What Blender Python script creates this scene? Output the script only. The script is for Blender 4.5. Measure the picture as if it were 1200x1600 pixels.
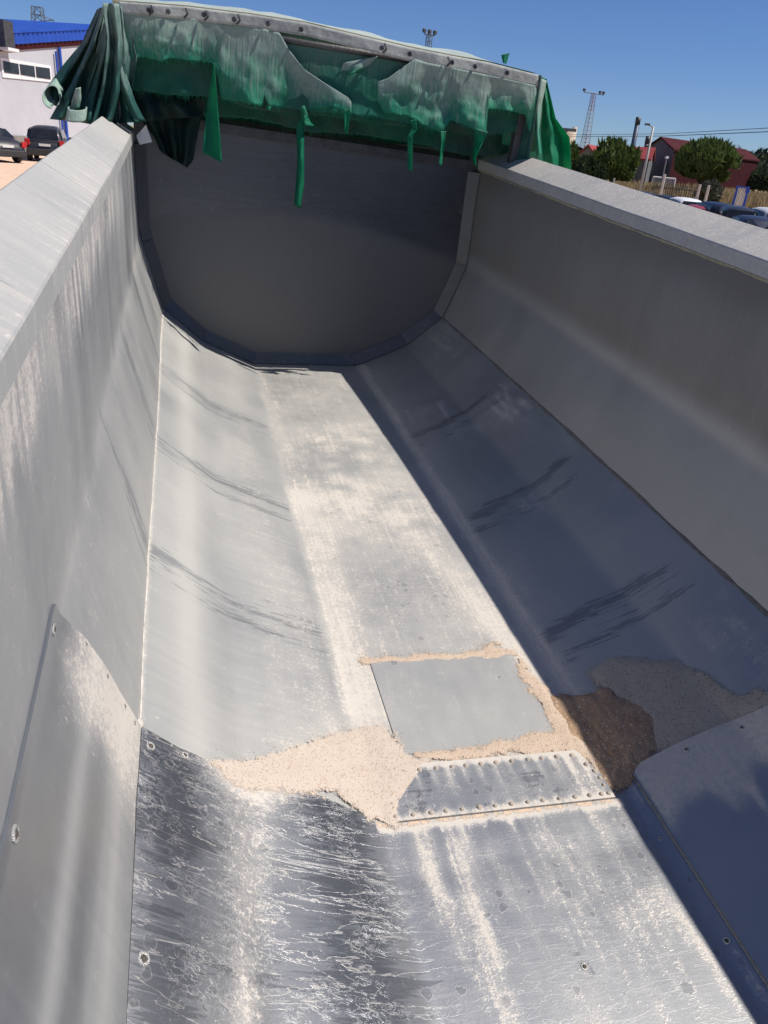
import bpy, bmesh, math, random
import numpy as np
from mathutils import Vector, Matrix
for o in list(bpy.data.objects): bpy.data.objects.remove(o)
sc = bpy.context.scene
COL = sc.collection
random.seed(4)

# ------------------------------------------------------------------ camera, sky, sun, exposure
UP_T = Vector((-.0324, .0667, .9972)).normalized()          # world up seen from the trailer body (it stands nose up a little)
YW = (Vector((0, 1, 0)) - UP_T * UP_T.y).normalized()
XW = YW.cross(UP_T)
RT = Matrix((XW, YW, UP_T))                                 # trailer frame -> world
TRAILER = Matrix.Translation((0, 0, 1.15)) @ RT.to_4x4()
F_PX = 1193.0
def rz(a): return Matrix.Rotation(a, 3, 'Z')
def rx(a): return Matrix.Rotation(a, 3, 'X')
def ry(a): return Matrix.Rotation(a, 3, 'Y')
CAM_T = rz(-.3000) @ rx(-.4986) @ ry(-.1459)                # columns: right, forward, up in the trailer frame
CAM_W = RT @ CAM_T
CAM_LOC = TRAILER @ Vector((-.9404, 0, 1.7705))
cam = bpy.data.cameras.new('camera'); camo = bpy.data.objects.new('camera', cam); COL.objects.link(camo)
m = Matrix((CAM_W.col[0], CAM_W.col[2], -CAM_W.col[1])).transposed().to_4x4(); m.translation = CAM_LOC
camo.matrix_world = m
cam.sensor_fit = 'VERTICAL'; cam.sensor_height = 36; cam.sensor_width = 27; cam.lens = 36 * F_PX / 1600
cam.clip_start = .05; cam.clip_end = 3000
sc.camera = camo

SUN_DIR = (RT @ Vector((1.0, -.30, 1.70))).normalized()
EL = math.asin(SUN_DIR.z); AZ = math.atan2(SUN_DIR.x, SUN_DIR.y)
w = bpy.data.worlds.new('World'); sc.world = w; w.use_nodes = True
nt = w.node_tree; sky = nt.nodes.new('ShaderNodeTexSky'); sky.sky_type = 'NISHITA'; sky.sun_disc = False
sky.sun_elevation = EL; sky.sun_rotation = AZ; sky.air_density = 1.0; sky.dust_density = .05; sky.ozone_density = 3.5; sky.altitude = 1200
tint = nt.nodes.new('ShaderNodeMix'); tint.data_type = 'RGBA'; tint.blend_type = 'MULTIPLY'; tint.inputs[0].default_value = 1; tint.inputs[7].default_value = (.66, .82, 1.16, 1)
nt.links.new(sky.outputs[0], tint.inputs[6]); bg = nt.nodes['Background']; nt.links.new(tint.outputs[2], bg.inputs[0]); bg.inputs[1].default_value = .07
sl = bpy.data.lights.new('sun', 'SUN'); so = bpy.data.objects.new('sun', sl); COL.objects.link(so)
sl.energy = 5.0; sl.angle = math.radians(.5); sl.color = (1, .94, .845)
so.rotation_euler = (-SUN_DIR).to_track_quat('-Z', 'Y').to_euler()
sc.view_settings.view_transform = 'Standard'; sc.view_settings.look = 'None'
sc.view_settings.gamma = 1; sc.view_settings.use_curve_mapping = False; sc.view_settings.exposure = 0.15
sc.render.engine = 'CYCLES'
sc.cycles.max_bounces = 8; sc.cycles.diffuse_bounces = 4; sc.cycles.glossy_bounces = 3; sc.cycles.sample_clamp_indirect = 6

# ------------------------------------------------------------------ helpers
def ray(u, v):                                              # direction of a photo point (1200x1600), world
    return CAM_W @ Vector(((u - 600) / F_PX, 1, (800 - v) / F_PX))
def at(u, v, dist):
    d = ray(u, v); h = math.hypot(d.x, d.y); return CAM_LOC + d * (dist / h)
TI = TRAILER.inverted()
def on_y(u, v, y):                                          # point on a cross plane of the trailer, trailer frame
    d = CAM_T @ Vector(((u - 600) / F_PX, 1, (800 - v) / F_PX)); c = TI @ CAM_LOC
    return c + d * ((y - c.y) / d.y)
def tag(o, label=None, cat=None, group=None, kind=None):
    for k, v in (('label', label), ('category', cat), ('group', group), ('kind', kind)):
        if v: o[k] = v
    return o
def empty(name, loc=(0, 0, 0), rotz=0, matrix=None):
    o = bpy.data.objects.new(name, None); COL.objects.link(o); o.empty_display_size = .2
    if matrix is not None: o.matrix_world = matrix
    else: o.location = loc; o.rotation_euler = (0, 0, rotz)
    return o
def mesh_obj(name, verts, faces, mat, parent=None, smooth=False, uv=None, attrs=None):
    me = bpy.data.meshes.new(name); me.from_pydata([tuple(v) for v in verts], [], [tuple(f) for f in faces]); me.update()
    if mat: me.materials.append(mat)
    if smooth: me.polygons.foreach_set('use_smooth', [True] * len(me.polygons))
    if uv is not None:
        l = me.uv_layers.new(name='UVMap'); idx = np.zeros(len(me.loops), int); me.loops.foreach_get('vertex_index', idx)
        l.data.foreach_set('uv', np.asarray(uv, dtype=np.float32)[idx].ravel())
    if attrs:
        for k, a in attrs.items():
            at_ = me.attributes.new(k, 'FLOAT', 'POINT'); at_.data.foreach_set('value', np.asarray(a, dtype=np.float32).ravel())
    o = bpy.data.objects.new(name, me); COL.objects.link(o)
    if parent: o.parent = parent
    return o
def link(name, me, parent=None):
    o = bpy.data.objects.new(name, me); COL.objects.link(o)
    if parent: o.parent = parent
    return o
class MB:
    def __init__(s): s.v = []; s.f = []
    def add(s, vs, fs):
        n = len(s.v); s.v += [Vector(v) for v in vs]; s.f += [tuple(i + n for i in f) for f in fs]; return s
    def box(s, c, d, rot=None):
        c = Vector(c); x, y, z = d[0] / 2, d[1] / 2, d[2] / 2
        vs = [Vector((a * x, b * y, e * z)) for a in (-1, 1) for b in (-1, 1) for e in (-1, 1)]
        if rot is not None: vs = [rot @ q for q in vs]
        return s.add([c + q for q in vs], [(0, 1, 3, 2), (4, 6, 7, 5), (0, 4, 5, 1), (2, 3, 7, 6), (0, 2, 6, 4), (1, 5, 7, 3)])
    def tube(s, a, b, r, r2=None, n=8, caps=True):
        a, b = Vector(a), Vector(b); r2 = r if r2 is None else r2
        d = (b - a).normalized(); u = d.orthogonal().normalized(); w_ = d.cross(u)
        vs = []; 
        for p, rr in ((a, r), (b, r2)):
            for i in range(n):
                t = 2 * math.pi * i / n; vs.append(p + (u * math.cos(t) + w_ * math.sin(t)) * rr)
        fs = [(i, (i + 1) % n, n + (i + 1) % n, n + i) for i in range(n)]
        if caps: fs += [tuple(range(n - 1, -1, -1)), tuple(range(n, 2 * n))]
        return s.add(vs, fs)
    def path(s, pts, r, n=8):
        for a, b in zip(pts, pts[1:]): s.tube(a, b, r, n=n)
        return s
    def prism(s, poly, d):                                  # poly: 3D points, d: extrusion vector
        n = len(poly); d = Vector(d); vs = [Vector(p) for p in poly] + [Vector(p) + d for p in poly]
        return s.add(vs, [tuple(range(n - 1, -1, -1)), tuple(range(n, 2 * n))] + [(i, (i + 1) % n, n + (i + 1) % n, n + i) for i in range(n)])
    def build(s, name, mat, parent=None, smooth=False, bevel=0):
        o = mesh_obj(name, s.v, s.f, mat, parent, smooth)
        bm = bmesh.new(); bm.from_mesh(o.data); bmesh.ops.recalc_face_normals(bm, faces=bm.faces)
        if bevel: bmesh.ops.bevel(bm, geom=list(bm.edges), offset=bevel, segments=2, affect='EDGES', profile=.5)
        bm.to_mesh(o.data); bm.free()
        return o
# numpy value noise
def vnoise(x, y, seed=0):
    x = np.asarray(x, float); y = np.asarray(y, float); xi = np.floor(x).astype(np.int64); yi = np.floor(y).astype(np.int64); fx = x - xi; fy = y - yi
    def h(a, b):
        n = (a * 374761393 + b * 668265263 + seed * 1442695041) & 0xffffffff
        n = ((n ^ (n >> 13)) * 1274126177) & 0xffffffff
        n = (n ^ (n >> 16)) & 0xffff
        return n / 65535.0
    fx = fx * fx * (3 - 2 * fx); fy = fy * fy * (3 - 2 * fy)
    return (h(xi, yi) * (1 - fx) + h(xi + 1, yi) * fx) * (1 - fy) + (h(xi, yi + 1) * (1 - fx) + h(xi + 1, yi + 1) * fx) * fy
def fbm(x, y, seed=0, oct=4):
    x = np.asarray(x, float) + 0 * np.asarray(y, float); y = np.asarray(y, float) + 0 * x
    a, s_, t = 0, .5, 0
    for i in range(oct):
        ca, sa = math.cos(.64 + .9 * i), math.sin(.64 + .9 * i); a = a + s_ * vnoise((x * ca - y * sa) * 2 ** i, (x * sa + y * ca) * 2 ** i, seed + i * 17); t += s_; s_ *= .5
    return a / t
def sstep(a, b, x):
    t = np.clip((x - a) / (b - a), 0, 1); return t * t * (3 - 2 * t)

# ------------------------------------------------------------------ materials
class NT:
    def __init__(s, name):
        s.m = bpy.data.materials.new(name); s.m.use_nodes = True; s.t = s.m.node_tree; s.t.nodes.clear()
        s.out = s.t.nodes.new('ShaderNodeOutputMaterial')
    def n(s, typ, **kw):
        nd = s.t.nodes.new(typ)
        for k, v in kw.items():
            if k.startswith('i_'):
                k2 = k[2:]; k2 = int(k2) if k2.isdigit() else k2.replace('_', ' ')
                s.set(nd.inputs[k2], v)
            else: setattr(nd, k, v)
        return nd
    def set(s, inp, v):
        if isinstance(v, bpy.types.NodeSocket): s.t.links.new(v, inp)
        elif isinstance(v, (tuple, list)) and len(v) == 3 and inp.type == 'RGBA': inp.default_value = (*v, 1)
        else: inp.default_value = v
    def math(s, op, a, b=None, c=None, clamp=False):
        nd = s.t.nodes.new('ShaderNodeMath'); nd.operation = op; nd.use_clamp = clamp
        s.set(nd.inputs[0], a)
        if b is not None: s.set(nd.inputs[1], b)
        if c is not None: s.set(nd.inputs[2], c)
        return nd.outputs[0]
    def ss(s, x, a, b, lo=0.0, hi=1.0):
        nd = s.t.nodes.new('ShaderNodeMapRange'); nd.interpolation_type = 'SMOOTHSTEP'
        for i, v in enumerate((x, a, b, lo, hi)): s.set(nd.inputs[i], v)
        return nd.outputs[0]
    def mix(s, f, a, b):
        nd = s.t.nodes.new('ShaderNodeMix'); nd.data_type = 'RGBA'; s.set(nd.inputs[0], f); s.set(nd.inputs[6], a); s.set(nd.inputs[7], b); return nd.outputs[2]
    def noise(s, vec, scale, detail=4, rough=.55, dist=0.0):
        nd = s.t.nodes.new('ShaderNodeTexNoise'); s.set(nd.inputs['Vector'], vec); nd.inputs['Scale'].default_value = scale
        nd.inputs['Detail'].default_value = detail; nd.inputs['Roughness'].default_value = rough; nd.inputs['Distortion'].default_value = dist
        return nd.outputs[0]
    def map(s, vec, scale=(1, 1, 1), loc=(0, 0, 0), rot=(0, 0, 0)):
        nd = s.t.nodes.new('ShaderNodeMapping'); s.set(nd.inputs[0], vec); nd.inputs['Scale'].default_value = scale
        nd.inputs['Location'].default_value = loc; nd.inputs['Rotation'].default_value = rot; return nd.outputs[0]
    def attr(s, name):
        nd = s.t.nodes.new('ShaderNodeAttribute'); nd.attribute_name = name; return nd.outputs['Fac']
    def coord(s, which='Object'): return s.t.nodes.new('ShaderNodeTexCoord').outputs[which]
    def bump(s, h, dist=.01, strength=1.0):
        nd = s.t.nodes.new('ShaderNodeBump'); s.set(nd.inputs['Height'], h); nd.inputs['Distance'].default_value = dist; nd.inputs['Strength'].default_value = strength; return nd.outputs[0]
    def bsdf(s, **kw):
        nd = s.t.nodes.new('ShaderNodeBsdfPrincipled')
        for k, v in kw.items(): s.set(nd.inputs[k.replace('_', ' ')], v)
        s.t.links.new(nd.outputs[0], s.out.inputs[0]); return nd

def rough_mat(name, c1, c2, scale=3, rough=.8, metal=0.0, bump=.004, coat=0, detail=5, spec=.5):
    t = NT(name); v = t.coord(); n1 = t.noise(v, scale, detail); n2 = t.noise(v, scale * 7, 3)
    f = t.math('MULTIPLY_ADD', n2, .35, t.math('MULTIPLY', n1, .8), clamp=True)
    f = t.ss(f, .35, .75)
    t.bsdf(Base_Color=t.mix(f, c1, c2), Roughness=rough, Metallic=metal, Normal=t.bump(n2, bump), Coat_Weight=coat, Specular_IOR_Level=spec)
    return t.m

def shell_material(name='dusty_aluminium', k=1.0):
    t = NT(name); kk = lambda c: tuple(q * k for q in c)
    uv = t.coord('UV')
    dust, sand, darken, riv, drops, film, flow = [t.attr(a) for a in ('dust', 'sand', 'darken', 'riv', 'drops', 'film', 'flow')]
    brown_wash = t.attr('brown_wash')
    fine = t.noise(uv, 160, 5, .65)
    med = t.noise(uv, 16, 5, .6)
    big = t.noise(uv, 2.2, 3, .5)
    tr = t.noise(t.map(uv, (2.2, 46, 1)), 1, 4, .6)          # streaks running up and down the sheet
    tr2 = t.noise(t.map(uv, (5, 160, 1)), 1, 3, .6)
    tr3 = t.noise(t.map(uv, (7, 95, 1), rot=(0, 0, .07)), 1, 4, .65, .8)
    lo = t.noise(t.map(uv, (60, 2.0, 1)), 1, 3, .6)           # streaks along the body
    lo2 = t.noise(t.map(uv, (22, 3.2, 1)), 1, 5, .65, .4)
    tr = t.math('MULTIPLY_ADD', flow, t.math('SUBTRACT', lo2, tr), tr)
    # dust mask
    mid = t.noise(uv, 62, 4, .6)
    br = t.math('MULTIPLY_ADD', t.math('SUBTRACT', fine, .5), 1.2, t.math('MULTIPLY_ADD', t.math('SUBTRACT', mid, .5), 1.5, t.math('MULTIPLY', t.math('SUBTRACT', med, .5), .8)))
    br = t.math('MULTIPLY_ADD', t.math('SUBTRACT', tr, .5), .35, br)
    br = t.math('MULTIPLY_ADD', t.math('SUBTRACT', lo, .5), t.math('MULTIPLY_ADD', flow, .9, .2), br)
    br = t.math('MULTIPLY', br, t.math('SUBTRACT', 1, t.math('MULTIPLY', flow, .22)))
    D = t.ss(t.math('ADD', dust, br), .32, .86)
    # rivulet lines left by dried water
    q = t.noise(t.map(uv, (2.6, 15, 1)), 1, 5, .62, .6)
    line = t.ss(t.math('ABSOLUTE', t.math('SUBTRACT', q, .5)), .002, .010, 1, 0)
    q2 = t.noise(t.map(uv, (30, 46, 1)), 1, 4, .65, 1.2)
    maze = t.ss(t.math('ABSOLUTE', t.math('SUBTRACT', q2, .5)), .006, .032, 1, 0)
    gate = t.ss(t.noise(t.map(uv, (1, 1, 1), (7, 3, 0)), 5, 3), .44, .6)
    L = t.math('MULTIPLY', t.math('MULTIPLY', maze, gate), riv)
    L = t.math('MAXIMUM', t.math('MULTIPLY', L, .28), t.math('MULTIPLY', line, t.math('MULTIPLY', riv, .46)))
    # dried drops: a pale rim and a darker inside
    vo = t.n('ShaderNodeTexVoronoi', feature='F1'); t.set(vo.inputs['Vector'], t.n('ShaderNodeVectorMath', operation='ADD', i_0=uv, i_1=t.n('ShaderNodeVectorMath', operation='SCALE', i_0=t.n('ShaderNodeTexNoise', i_Vector=uv, i_Scale=60.0).outputs[1], i_3=.022).outputs[0]).outputs[0])
    vo.inputs['Scale'].default_value = 22; sel = t.n('ShaderNodeSeparateColor', i_0=vo.outputs['Color'])
    keep = t.math('MULTIPLY', t.math('GREATER_THAN', drops, sel.outputs[0]), t.math('GREATER_THAN', drops, .02))
    rad = t.math('MULTIPLY_ADD', sel.outputs[1], t.math('MULTIPLY_ADD', med, .7, -.10), .09)
    dd = t.math('SUBTRACT', vo.outputs['Distance'], rad)
    ring = t.math('MULTIPLY', t.ss(t.math('ABSOLUTE', dd), .015, .05, 1, 0), keep)
    inside = t.math('MULTIPLY', t.ss(dd, -.05, .0, 1, 0), keep)
    D = t.math('MULTIPLY', D, t.math('SUBTRACT', 1, t.math('MULTIPLY', inside, .8)))
    D = t.math('MAXIMUM', D, t.math('MAXIMUM', L, t.math('MULTIPLY', ring, .22)))
    S = t.ss(t.math('ADD', sand, t.math('MULTIPLY', br, .7)), .42, .6)
    Wt = t.ss(t.math('MULTIPLY_ADD', t.math('SUBTRACT', tr, .5), 1.9, t.math('MULTIPLY_ADD', t.math('SUBTRACT', tr3, .5), 2.2, darken)), .40, .62)
    Wt = t.math('MAXIMUM', Wt, t.math('MULTIPLY', inside, .62))
    # thin grey film everywhere
    fm = t.math('MULTIPLY_ADD', t.math('SUBTRACT', big, .5), .5, t.math('MULTIPLY_ADD', t.math('SUBTRACT', tr, .5), .25, film))
    fm = t.math('MULTIPLY_ADD', t.math('SUBTRACT', fine, .5), .12, fm, clamp=True)
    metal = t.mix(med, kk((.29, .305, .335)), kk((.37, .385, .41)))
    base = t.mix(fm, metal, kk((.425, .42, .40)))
    base = t.mix(t.math('MULTIPLY', Wt, .6), base, (.13, .14, .16))
    soft = t.ss(t.math('MULTIPLY_ADD', t.math('SUBTRACT', med, .5), .3, t.math('MULTIPLY_ADD', t.math('SUBTRACT', big, .5), .3, t.math('MULTIPLY_ADD', t.math('SUBTRACT', fine, .5), .55, dust))), .14, .74)
    base = t.mix(t.math('MULTIPLY', soft, .42), base, (.56, .52, .475))
    gm = t.ss(t.math('MULTIPLY_ADD', t.math('SUBTRACT', big, .5), .35, t.math('MULTIPLY_ADD', t.math('SUBTRACT', tr, .5), .18, brown_wash)), .05, .9)
    base = t.mix(gm, base, (.165, .155, .14))
    base = t.mix(t.math('MULTIPLY', D, .74), base, (.58, .53, .475))
    base = t.mix(S, base, t.mix(fine, (.40, .29, .20), (.76, .60, .47)))
    cover = t.math('MAXIMUM', t.math('MAXIMUM', t.math('MULTIPLY', D, .9), S), t.math('MAXIMUM', t.math('MULTIPLY', soft, .7), t.math('MULTIPLY', gm, .8)))
    met = t.math('MULTIPLY', t.math('SUBTRACT', .85, t.math('MULTIPLY', fm, .72)), t.math('SUBTRACT', 1, cover))
    ro = t.math('MULTIPLY_ADD', fm, .28, t.math('MULTIPLY_ADD', tr2, .12, .30))
    ro = t.math('MAXIMUM', ro, t.math('MULTIPLY', cover, .92))
    h = t.math('MULTIPLY_ADD', D, .5, t.math('MULTIPLY', fine, .22))
    h = t.math('MULTIPLY_ADD', S, 1.6, h)
    t.bsdf(Base_Color=base, Metallic=met, Roughness=ro, Normal=t.bump(h, .0014, .8))
    return t.m
M_SHELL = shell_material(); M_SHADED = shell_material('shade_darkened_aluminium', .36); M_STRIP = shell_material('dull_strip_metal', .34)  # bulkhead and strip copies darkened to hold the shade under the tarpaulin

def sand_material(name, c1, c2, c3, grain=260, bd=.004):
    t = NT(name); v = t.coord(); a = t.noise(v, grain, 4, .7); b = t.noise(v, 18, 4); vo = t.n('ShaderNodeTexVoronoi'); t.set(vo.inputs['Vector'], v); vo.inputs['Scale'].default_value = grain * .8
    sc_ = t.n('ShaderNodeSeparateColor', i_0=vo.outputs['Color'])
    col = t.mix(t.ss(a, .35, .65), c1, c2); col = t.mix(t.ss(b, .3, .75), col, t.mix(.25, col, c3)); col = t.mix(t.math('GREATER_THAN', sc_.outputs[0], .92), col, c3)
    h = t.math('ADD', a, t.math('MULTIPLY', vo.outputs['Distance'], -.8))
    b_ = t.bsdf(Base_Color=col, Roughness=.95, Normal=t.bump(h, bd, .9), Specular_IOR_Level=.2)
    cov = t.math('MULTIPLY_ADD', t.math('SUBTRACT', a, .5), 1.3, t.math('MULTIPLY_ADD', t.math('SUBTRACT', t.noise(v, 60, 4), .5), .9, t.attr('cover')))
    tp = t.n('ShaderNodeBsdfTransparent'); mx = t.n('ShaderNodeMixShader', i_0=t.ss(cov, .36, .44)); t.t.links.new(tp.outputs[0], mx.inputs[1]); t.t.links.new(b_.outputs[0], mx.inputs[2]); t.t.links.new(mx.outputs[0], t.out.inputs[0])
    return t.m
M_SAND = sand_material('pale_lime_sand', (.53, .45, .385), (.60, .52, .45), (.44, .35, .28), 320, .0024)
M_SAND2 = sand_material('orange_beige_sand', (.52, .41, .32), (.62, .50, .40), (.42, .31, .23), 300, .0026)
M_GRAVEL = sand_material('brown_grit', (.30, .19, .12), (.44, .295, .19), (.55, .42, .30), 230, .0026)
M_GREYSAND = sand_material('grey_grit', (.36, .325, .28), (.46, .42, .36), (.30, .25, .20), 240, .002)
M_RIVET = rough_mat('dusty_rivet', (.34, .29, .25), (.58, .50, .43), 60, .75)
M_BOLT = rough_mat('bolt_steel', (.55, .55, .55), (.72, .70, .67), 60, .35, .8)
M_BOLTDARK = rough_mat('bolt_recess', (.06, .05, .045), (.12, .10, .09), 60, .7)
M_BEAD = rough_mat('pale_sealant', (.40, .38, .35), (.66, .62, .57), 25, .85)
M_DARKSTEEL = rough_mat('dark_steel', (.06, .06, .065), (.11, .11, .115), 8, .55, .5)
M_OUTER = rough_mat('outer_aluminium', (.5, .5, .51), (.62, .62, .62), 4, .4, .8)
M_RUBBER = rough_mat('tyre_rubber', (.02, .02, .02), (.04, .04, .04), 20, .8)

def tarp_material(name, fade=.5, glow=.4, dirt=.3, green=(.012, .16, .095), pale=(.27, .36, .33)):
    t = NT(name); uv = t.coord('UV'); ob = t.coord()
    sep = t.n('ShaderNodeSeparateXYZ', i_0=uv)
    n1 = t.noise(ob, 5.5, 5, .6); n2 = t.noise(t.map(ob, (90, 90, 6)), 1, 4, .6); n3 = t.noise(ob, 1.8, 3); n4 = t.noise(ob, 28, 4)
    f = t.math('SUBTRACT', fade + .28, t.math('MULTIPLY', sep.outputs[1], .86))       # coating worn off towards the free edge
    f = t.math('MULTIPLY_ADD', t.math('SUBTRACT', n1, .5), .9, f); f = t.math('MULTIPLY_ADD', t.math('SUBTRACT', n2, .5), .95, f)
    F = t.ss(f, .12, .88)
    col = t.mix(F, green, t.mix(n4, tuple(q * .68 for q in pale), pale))
    g = t.ss(n3, .45, .75); col = t.mix(t.math('MULTIPLY', g, dirt), col, (.05, .075, .07))
    hem = t.ss(sep.outputs[1], .0, .20, 1, 0) if False else 0.0
    b = t.n('ShaderNodeBsdfPrincipled'); t.set(b.inputs['Base Color'], col); b.inputs['Roughness'].default_value = .62; b.inputs['Specular IOR Level'].default_value = .3
    t.set(b.inputs['Normal'], t.bump(t.math('ADD', n2, t.math('MULTIPLY', n1, 2)), .01, .5))
    tr = t.n('ShaderNodeBsdfTranslucent'); t.set(tr.inputs[0], t.mix(F, (.012, .38, .20), (.08, .24, .17)))
    mx = t.n('ShaderNodeMixShader'); t.set(mx.inputs[0], t.math('MULTIPLY', t.math('SUBTRACT', 1.15, t.math('MULTIPLY', F, .6)), glow)); t.t.links.new(b.outputs[0], mx.inputs[1]); t.t.links.new(tr.outputs[0], mx.inputs[2])
    t.t.links.new(mx.outputs[0], t.out.inputs[0]); return t.m
M_TARP = tarp_material('weathered_green_tarpaulin', .72, .34, .25, (.028, .29, .18), (.33, .45, .40))
M_TARPGREEN = tarp_material('bright_green_tarpaulin', .05, .45, .2, (.012, .24, .13))
M_TARPBACK = tarp_material('dark_green_tarpaulin', .42, .12, .8, (.013, .115, .078), (.11, .19, .16))  # dark green layer, deepened further to stand for shade behind the flaps
M_TARPROOF = tarp_material('sunlit_tarpaulin', .95, .16, .2, (.02, .15, .1), (.50, .58, .54))  # pale roof colour stands in for sun shining through the cloth
M_TARPSLATE = tarp_material('slate_green_tarpaulin', .55, .14, .6, (.018, .085, .075), (.22, .32, .29))
M_TARPMID = tarp_material('deep_green_tarpaulin', .46, .22, .45, (.018, .18, .12), (.14, .27, .22))
M_MINT = tarp_material('mint_tarpaulin', .9, .2, .1, (.05, .2, .13), (.36, .50, .43))
M_HEM = rough_mat('hem_webbing', (.22, .245, .245), (.42, .45, .43), 4, .8, detail=3)
M_RAG = tarp_material('shade_black_rag', .3, .05, .8, (.008, .024, .020), (.03, .045, .042))  # near-black green puts the corner shade into the rag's colour

# ------------------------------------------------------------------ ground
def terrain_z(x, y):
    az = np.arctan2(x, y); rr_ = np.hypot(x, y)
    left = .34 * sstep(9, 26, rr_) + .63 * sstep(.40, .08, az) * sstep(12, 40, rr_)
    far = 1.0 * sstep(-.1, 1, fbm(x / 60, y / 60, 5, 3)) * sstep(120, 400, np.hypot(x, y))
    return left + far * 1.5
g = np.concatenate([-np.geomspace(1500, 3, 60), np.linspace(-2.6, 2.6, 8), np.geomspace(3, 1500, 60)])
gx, gy = np.meshgrid(g, g, indexing='ij'); gz = terrain_z(gx, gy)
n = len(g); vs = np.stack([gx, gy, gz], -1).reshape(-1, 3)
fs = [(i * n + j, (i + 1) * n + j, (i + 1) * n + j + 1, i * n + j + 1) for i in range(n - 1) for j in range(n - 1)]
t = NT('sandy_yard_ground'); v = t.coord()
a = t.noise(v, .15, 4); b = t.noise(v, 3, 5, .7); c = t.noise(v, 40, 3)
yard = t.mix(t.ss(b, .35, .7), (.66, .45, .32), (.74, .55, .42))
field = t.mix(t.ss(a, .4, .6), (.36, .27, .15), (.24, .22, .11))
sx = t.n('ShaderNodeSeparateXYZ', i_0=v); rr = t.n('ShaderNodeVectorMath', operation='LENGTH', i_0=v).outputs['Value']
t.bsdf(Base_Color=t.mix(t.ss(t.math('MULTIPLY_ADD', a, 20, rr), 72, 84), yard, field), Roughness=.95, Normal=t.bump(t.math('ADD', b, c), .03, .6), Specular_IOR_Level=.2)
tag(mesh_obj('ground', vs, fs, t.m, None, True), kind='structure')

# ------------------------------------------------------------------ trailer body section
SEC = [(0, 0), (.3923, 0), (.7738, .1569), (1.0346, .3669)]
SIDE_R = [(1.0346, .3669), (1.17, .7301), (1.17, 1.3461)]
SIDE_L = [(1.0346, .3669), (1.165, .83), (1.17, 1.3461)]
def polyline(pts, s):
    pts = np.array(pts, float); seg = np.hypot(*np.diff(pts, axis=0).T); cum = np.concatenate([[0], np.cumsum(seg)])
    s = np.asarray(s, float)
    out = []
    for k in (0, 1):
        v_ = np.interp(s, cum, pts[:, k]); d0 = (pts[1, k] - pts[0, k]) / seg[0]; d1 = (pts[-1, k] - pts[-2, k]) / seg[-1]
        v_ = np.where(s < 0, pts[0, k] + s * d0, v_); v_ = np.where(s > cum[-1], pts[-1, k] + (s - cum[-1]) * d1, v_); out.append(v_)
    return out[0], out[1], cum[-1]
SEAM = float(np.hypot(*np.diff(np.array(SEC), axis=0).T).sum())
LEN_R = polyline(SIDE_R, 0)[2]; LEN_L = polyline(SIDE_L, 0)[2]
KO = np.linspace(-2, 2, 9); KW = np.exp(-KO ** 2); KW /= KW.sum()
def section(s, sig=.020):
    s = np.asarray(s, float); a = np.abs(s); sg = np.where(s < 0, -1.0, 1.0)
    xf, zf = 0, 0; full = [(-x, z) for x, z in SEC[::-1][:-1]] + SEC
    for o, k in zip(KO, KW):
        x1, z1, _ = polyline(full, s + SEAM + o * sig); xf = xf + x1 * k; zf = zf + z1 * k
    xs, zs = 0, 0
    for o, k in zip(KO, KW):
        xr, zr, _ = polyline(SIDE_R, a - SEAM + o * sig * 1.3); xl, zl, _ = polyline(SIDE_L, a - SEAM + o * sig * .9)
        xs = xs + np.where(s > 0, xr, -xl) * k; zs = zs + np.where(s > 0, zr, zl) * k
    ins = a <= SEAM
    return np.where(ins, xf, xs), np.where(ins, zf, zs)
def warp(x, y, z):                                          # the old body is slightly twisted towards the front
    t_ = (np.maximum(y, 0) / 5.5) ** 2
    return x - .0313 * t_ * z, y, z + t_ * (-.1122 + .0313 * x + .0803 * z)
def surf(s, y, off=0.0):
    s = np.asarray(s, float); y = np.asarray(y, float)
    x, z = section(s); x2, z2 = section(s + .004); x1, z1 = section(s - .004)
    dx, dz = x2 - x1, z2 - z1; l = np.hypot(dx, dz) + 1e-9
    nx, nz = -dz / l, dx / l                                # inward / up normal
    # gentle oil-canning of the thin sheet
    w_ = (fbm(s * 2.2 + 9, y * 1.1, 3, 3) - .5) * .016 * sstep(.45, 1.2, np.abs(s))
    rib = -.0022 * np.exp(-((y - np.round(y - .2) - .2) / .05) ** 2)
    o = off + w_ + rib
    return warp(x + nx * o, y, z + nz * o)

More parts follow.
